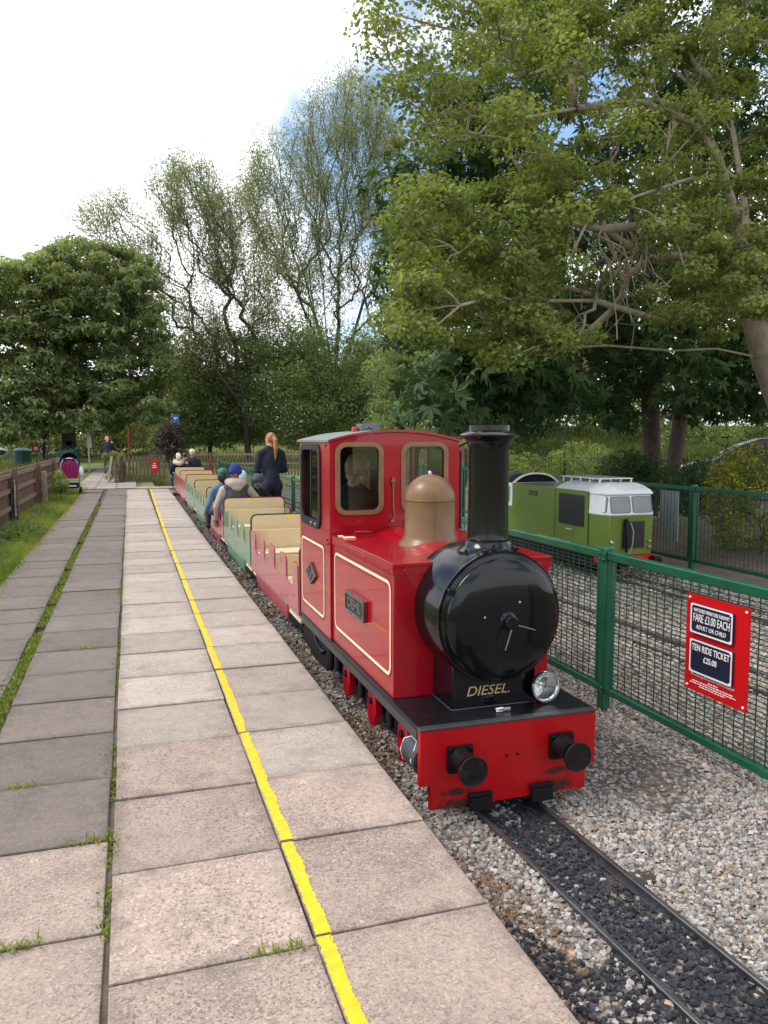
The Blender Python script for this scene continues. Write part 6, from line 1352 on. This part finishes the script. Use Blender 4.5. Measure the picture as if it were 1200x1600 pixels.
# path-side posts and signs
MB().tube([(0.02, 36.0, 0), (0.02, 36.0, 2.15)], 0.040, 8).build('red_post', 'red_post', label='tall thin dark red post behind the mossy gate', cat='post', smooth=40)
sp = empty('sign_post', (-1.95, 43.0, 0), 'narrow grey sign post near the chestnut trunk', 'sign')
MB().tube([(-1.95, 43, 0), (-1.95, 43, 2.0)], 0.045, 8).build('post', 'board_grey', sp, smooth=40); MB().box(-2.02, -1.80, 42.94, 42.955, 1.2, 1.98).build('plate', 'board_grey', sp)
bsn = empty('direction_sign', (2.13, 39.5, 0), 'blue path sign with white symbols on a grey post behind the far train end', 'sign')
MB().tube([(2.02, 39.5, 0), (2.02, 39.5, 2.85)], 0.035, 8).build('post', 'board_grey', bsn, smooth=40)
bp = MB().box(2.00, 2.34, 39.44, 39.455, 2.30, 2.82).build('blue_plate', 'sign_blue', bsn)
MB().box(2.09, 2.26, 39.436, 39.439, 2.64, 2.69).box(2.11, 2.20, 39.436, 39.439, 2.56, 2.62).box(2.14, 2.20, 39.436, 39.439, 2.38, 2.50).box(2.10, 2.24, 39.436, 39.439, 2.46, 2.50).build('white_symbols', 'sign_white', bp)
gp = MB().box(1.98, 2.28, 39.44, 39.455, 1.85, 2.22).build('lower_plate', 'teal_rail', bsn); MB().box(2.03, 2.23, 39.436, 39.439, 2.06, 2.12).box(2.06, 2.12, 39.436, 39.439, 1.92, 2.05).box(2.16, 2.2, 39.436, 39.439, 1.92, 2.05).build('white_symbols', 'sign_white', gp)
hb = empty('barrier_bar', (2.9, 27.3, -0.24), 'small red striped barrier arm beside the far carriages', 'barrier')
MB().bar((2.9, 27.3, -0.24), (2.55, 27.0, 0.95), 0.06, 0.03).build('arm', 'sign_red', hb)
# timber sleepers and logs dumped by the railings
lg = MB().tube([(12.6, 20.3, 0.42), (13.9, 19.8, 0.44)], 0.16, 9).build('log', 'bark_brown', label='old log lying by the bow-top railings behind the green locomotive', cat='log', smooth=50)
# red lever by the standing woman
MB().bar((2.28, 11.6, -0.2), (2.26, 11.55, 0.62), 0.04, 0.02).build('point_lever', 'sign_red', label='red lever standing beside the train at the woman\'s feet', cat='lever')
# pushchair
pc = empty('pushchair', (-1.72, 25.6, 0.0), 'pushchair with magenta back and dark hood parked on the grass edge', 'pushchair')
bx_, by_ = -1.72, 25.6
shell = MB()
def pc_pt(u, v, w): return (bx_+u, by_+w-0.12*(v-0.35), v)
outl = [(-0.20, 0.42), (0.20, 0.42), (0.225, 0.62), (0.20, 0.82), (0.13, 0.92), (0, 0.955), (-0.13, 0.92), (-0.20, 0.82), (-0.225, 0.62)]
MB().plate([outl], pc_pt, 0.05).build('seat_back', 'magenta', pc, 0.02, 3)
MB().tube([pc_pt(u*1.10, 0.42+(v-0.42)*1.08, 0.0) for u, v in ((-0.24, 0.42), (-0.235, 0.62), (-0.20, 0.82), (-0.13, 0.93), (0, 0.965), (0.13, 0.93), (0.20, 0.82), (0.235, 0.62), (0.24, 0.42))], 0.017, 8).build('padding', 'white_cloth', pc, smooth=50)
for x in (-0.10, 0.0, 0.10): MB().box(bx_+x-0.006, bx_+x+0.006, by_-0.08, by_-0.055, 0.48, 0.86).build('seam', 'trim_red', pc)
m = MB(); n1, n2 = 14, 6; vs_ = []
for j in range(n2+1):
    for i in range(n1+1):
        a = math.pi*i/n1; b = math.pi*0.5*j/n2; vs_.append((bx_-0.28*math.cos(a)*1.0, by_-0.10+0.42*math.sin(b)*math.sin(a), 0.82+0.36*math.sin(a)*math.cos(b)**0.5))
m.add(vs_, [(j*(n1+1)+i, j*(n1+1)+i+1, (j+1)*(n1+1)+i+1, (j+1)*(n1+1)+i) for j in range(n2) for i in range(n1)]); hd = m.build('hood', 'navy', pc, smooth=60); sm = hd.modifiers.new('solid', 'SOLIDIFY'); sm.thickness = 0.02
MB().box(bx_-0.22, bx_+0.22, by_-0.10, by_+0.30, 0.14, 0.30).build('basket', 'navy', pc, 0.03, 3)
MB().box(bx_-0.24, bx_+0.24, by_-0.12, by_-0.08, 0.36, 0.41).build('cross_strap', 'board_grey', pc, 0.01)
MB().box(bx_-0.16, bx_+0.16, by_-0.115, by_-0.102, 0.20, 0.235).build('reflective_strip', 'sign_white', pc)
for s in (-1, 1):
    MB().tube([(bx_+s*0.25, by_-0.12, 0.08), (bx_+s*0.24, by_+0.0, 0.5), (bx_+s*0.24, by_-0.22, 0.92), (bx_+s*0.22, by_-0.30, 0.98)], 0.014, 8).build('frame_tube', 'grey_plastic', pc, smooth=50)
    for y in (-0.14, 0.42):
        wv = MB().lathe((bx_+s*0.25, by_+y, 0.085), (s, 0, 0), [(0.085, -0.02), (0.088, 0), (0.085, 0.02), (0.055, 0.022), (0.0, 0.02)], 20).build('wheel', 'tyre', pc, smooth=40)
pc.scale = (1.1, 1.1, 1.06)
MB().tube([(bx_-0.22, by_-0.30, 0.98), (bx_+0.22, by_-0.30, 0.98)], 0.016, 8).build('handle', 'rubber', pc, smooth=40)
MB().sphere((bx_+0.30, by_-0.1, 0.62), 0.10, 10, 8, (0.6, 0.8, 1.5)).build('hanging_bag', 'white_cloth', pc, smooth=60)

# parked car seen through the shrubs at right
co_ = at(1135, 735, 18.6)
car = empty('parked_car', (0, 0, 0), 'dark grey parked car with pale bonnet half hidden by shrubs at right', 'car')
side = [(-2.15, 0.30), (-2.18, 0.62), (-2.05, 0.82), (-1.25, 1.00), (-0.55, 1.42), (-0.05, 1.60), (0.8, 1.66), (1.7, 1.58), (2.1, 1.25), (2.18, 0.75), (2.12, 0.30)]
MB().plate([side], lambda u, v, w: (u, w-0.85, v), 1.7).build('body', 'car_paint_grey', car, 0.07, 3)
MB().plate([[(-2.10, 0.80), (-1.30, 0.985), (-1.26, 1.012), (-2.10, 0.835)]], lambda u, v, w: (u, w-0.74, v), 1.48).build('bonnet', 'car_paint_silver', car, 0.01)
for s in (-1, 1):
    y = s*0.852
    MB().plate([[(-1.02, 1.03), (0.10, 1.03), (0.10, 1.52), (-0.10, 1.50), (-0.50, 1.36)]], lambda u, v, w, y=y, s=s: (u, y+s*w, v), 0.006).build('window', 'car_glass', car)
    MB().plate([[(0.18, 1.03), (1.15, 1.03), (1.15, 1.55), (0.18, 1.53)]], lambda u, v, w, y=y, s=s: (u, y+s*w, v), 0.006).build('window', 'car_glass', car)
    MB().box(-0.95, -0.75, min(y, y+s*0.16), max(y, y+s*0.16), 1.0, 1.12).build('door_mirror', 'car_paint_grey', car, 0.03)
    MB().box(-2.13, -1.80, min(s*0.60, s*0.84), max(s*0.60, s*0.84), 0.66, 0.80).build('headlight', 'chrome', car, 0.02)
    for x in (-1.38, 1.36):
        wv = MB().lathe((x, s*0.80, 0.33), (0, s, 0), [(0.0, -0.1), (0.33, -0.1), (0.34, 0.0), (0.33, 0.06), (0.22, 0.07), (0.20, 0.04), (0, 0.05)], 28).build('wheel', 'tyre', car, smooth=40)
        MB().lathe((x, s*0.85, 0.33), (0, s, 0), [(0.20, 0), (0.19, 0.012), (0.05, 0.02), (0, 0.02)], 20).build('wheel_rim', 'car_paint_silver', wv, smooth=40)
MB().plate([[(-1.22, 1.035), (-0.60, 1.425), (-0.58, 1.41), (-1.20, 1.02)]], lambda u, v, w: (u, w-0.70, v), 1.40).build('windscreen', 'car_glass', car)
car.location = (16.5, 17.5, 0.06); car.rotation_euler = (0, 0, R(-38))
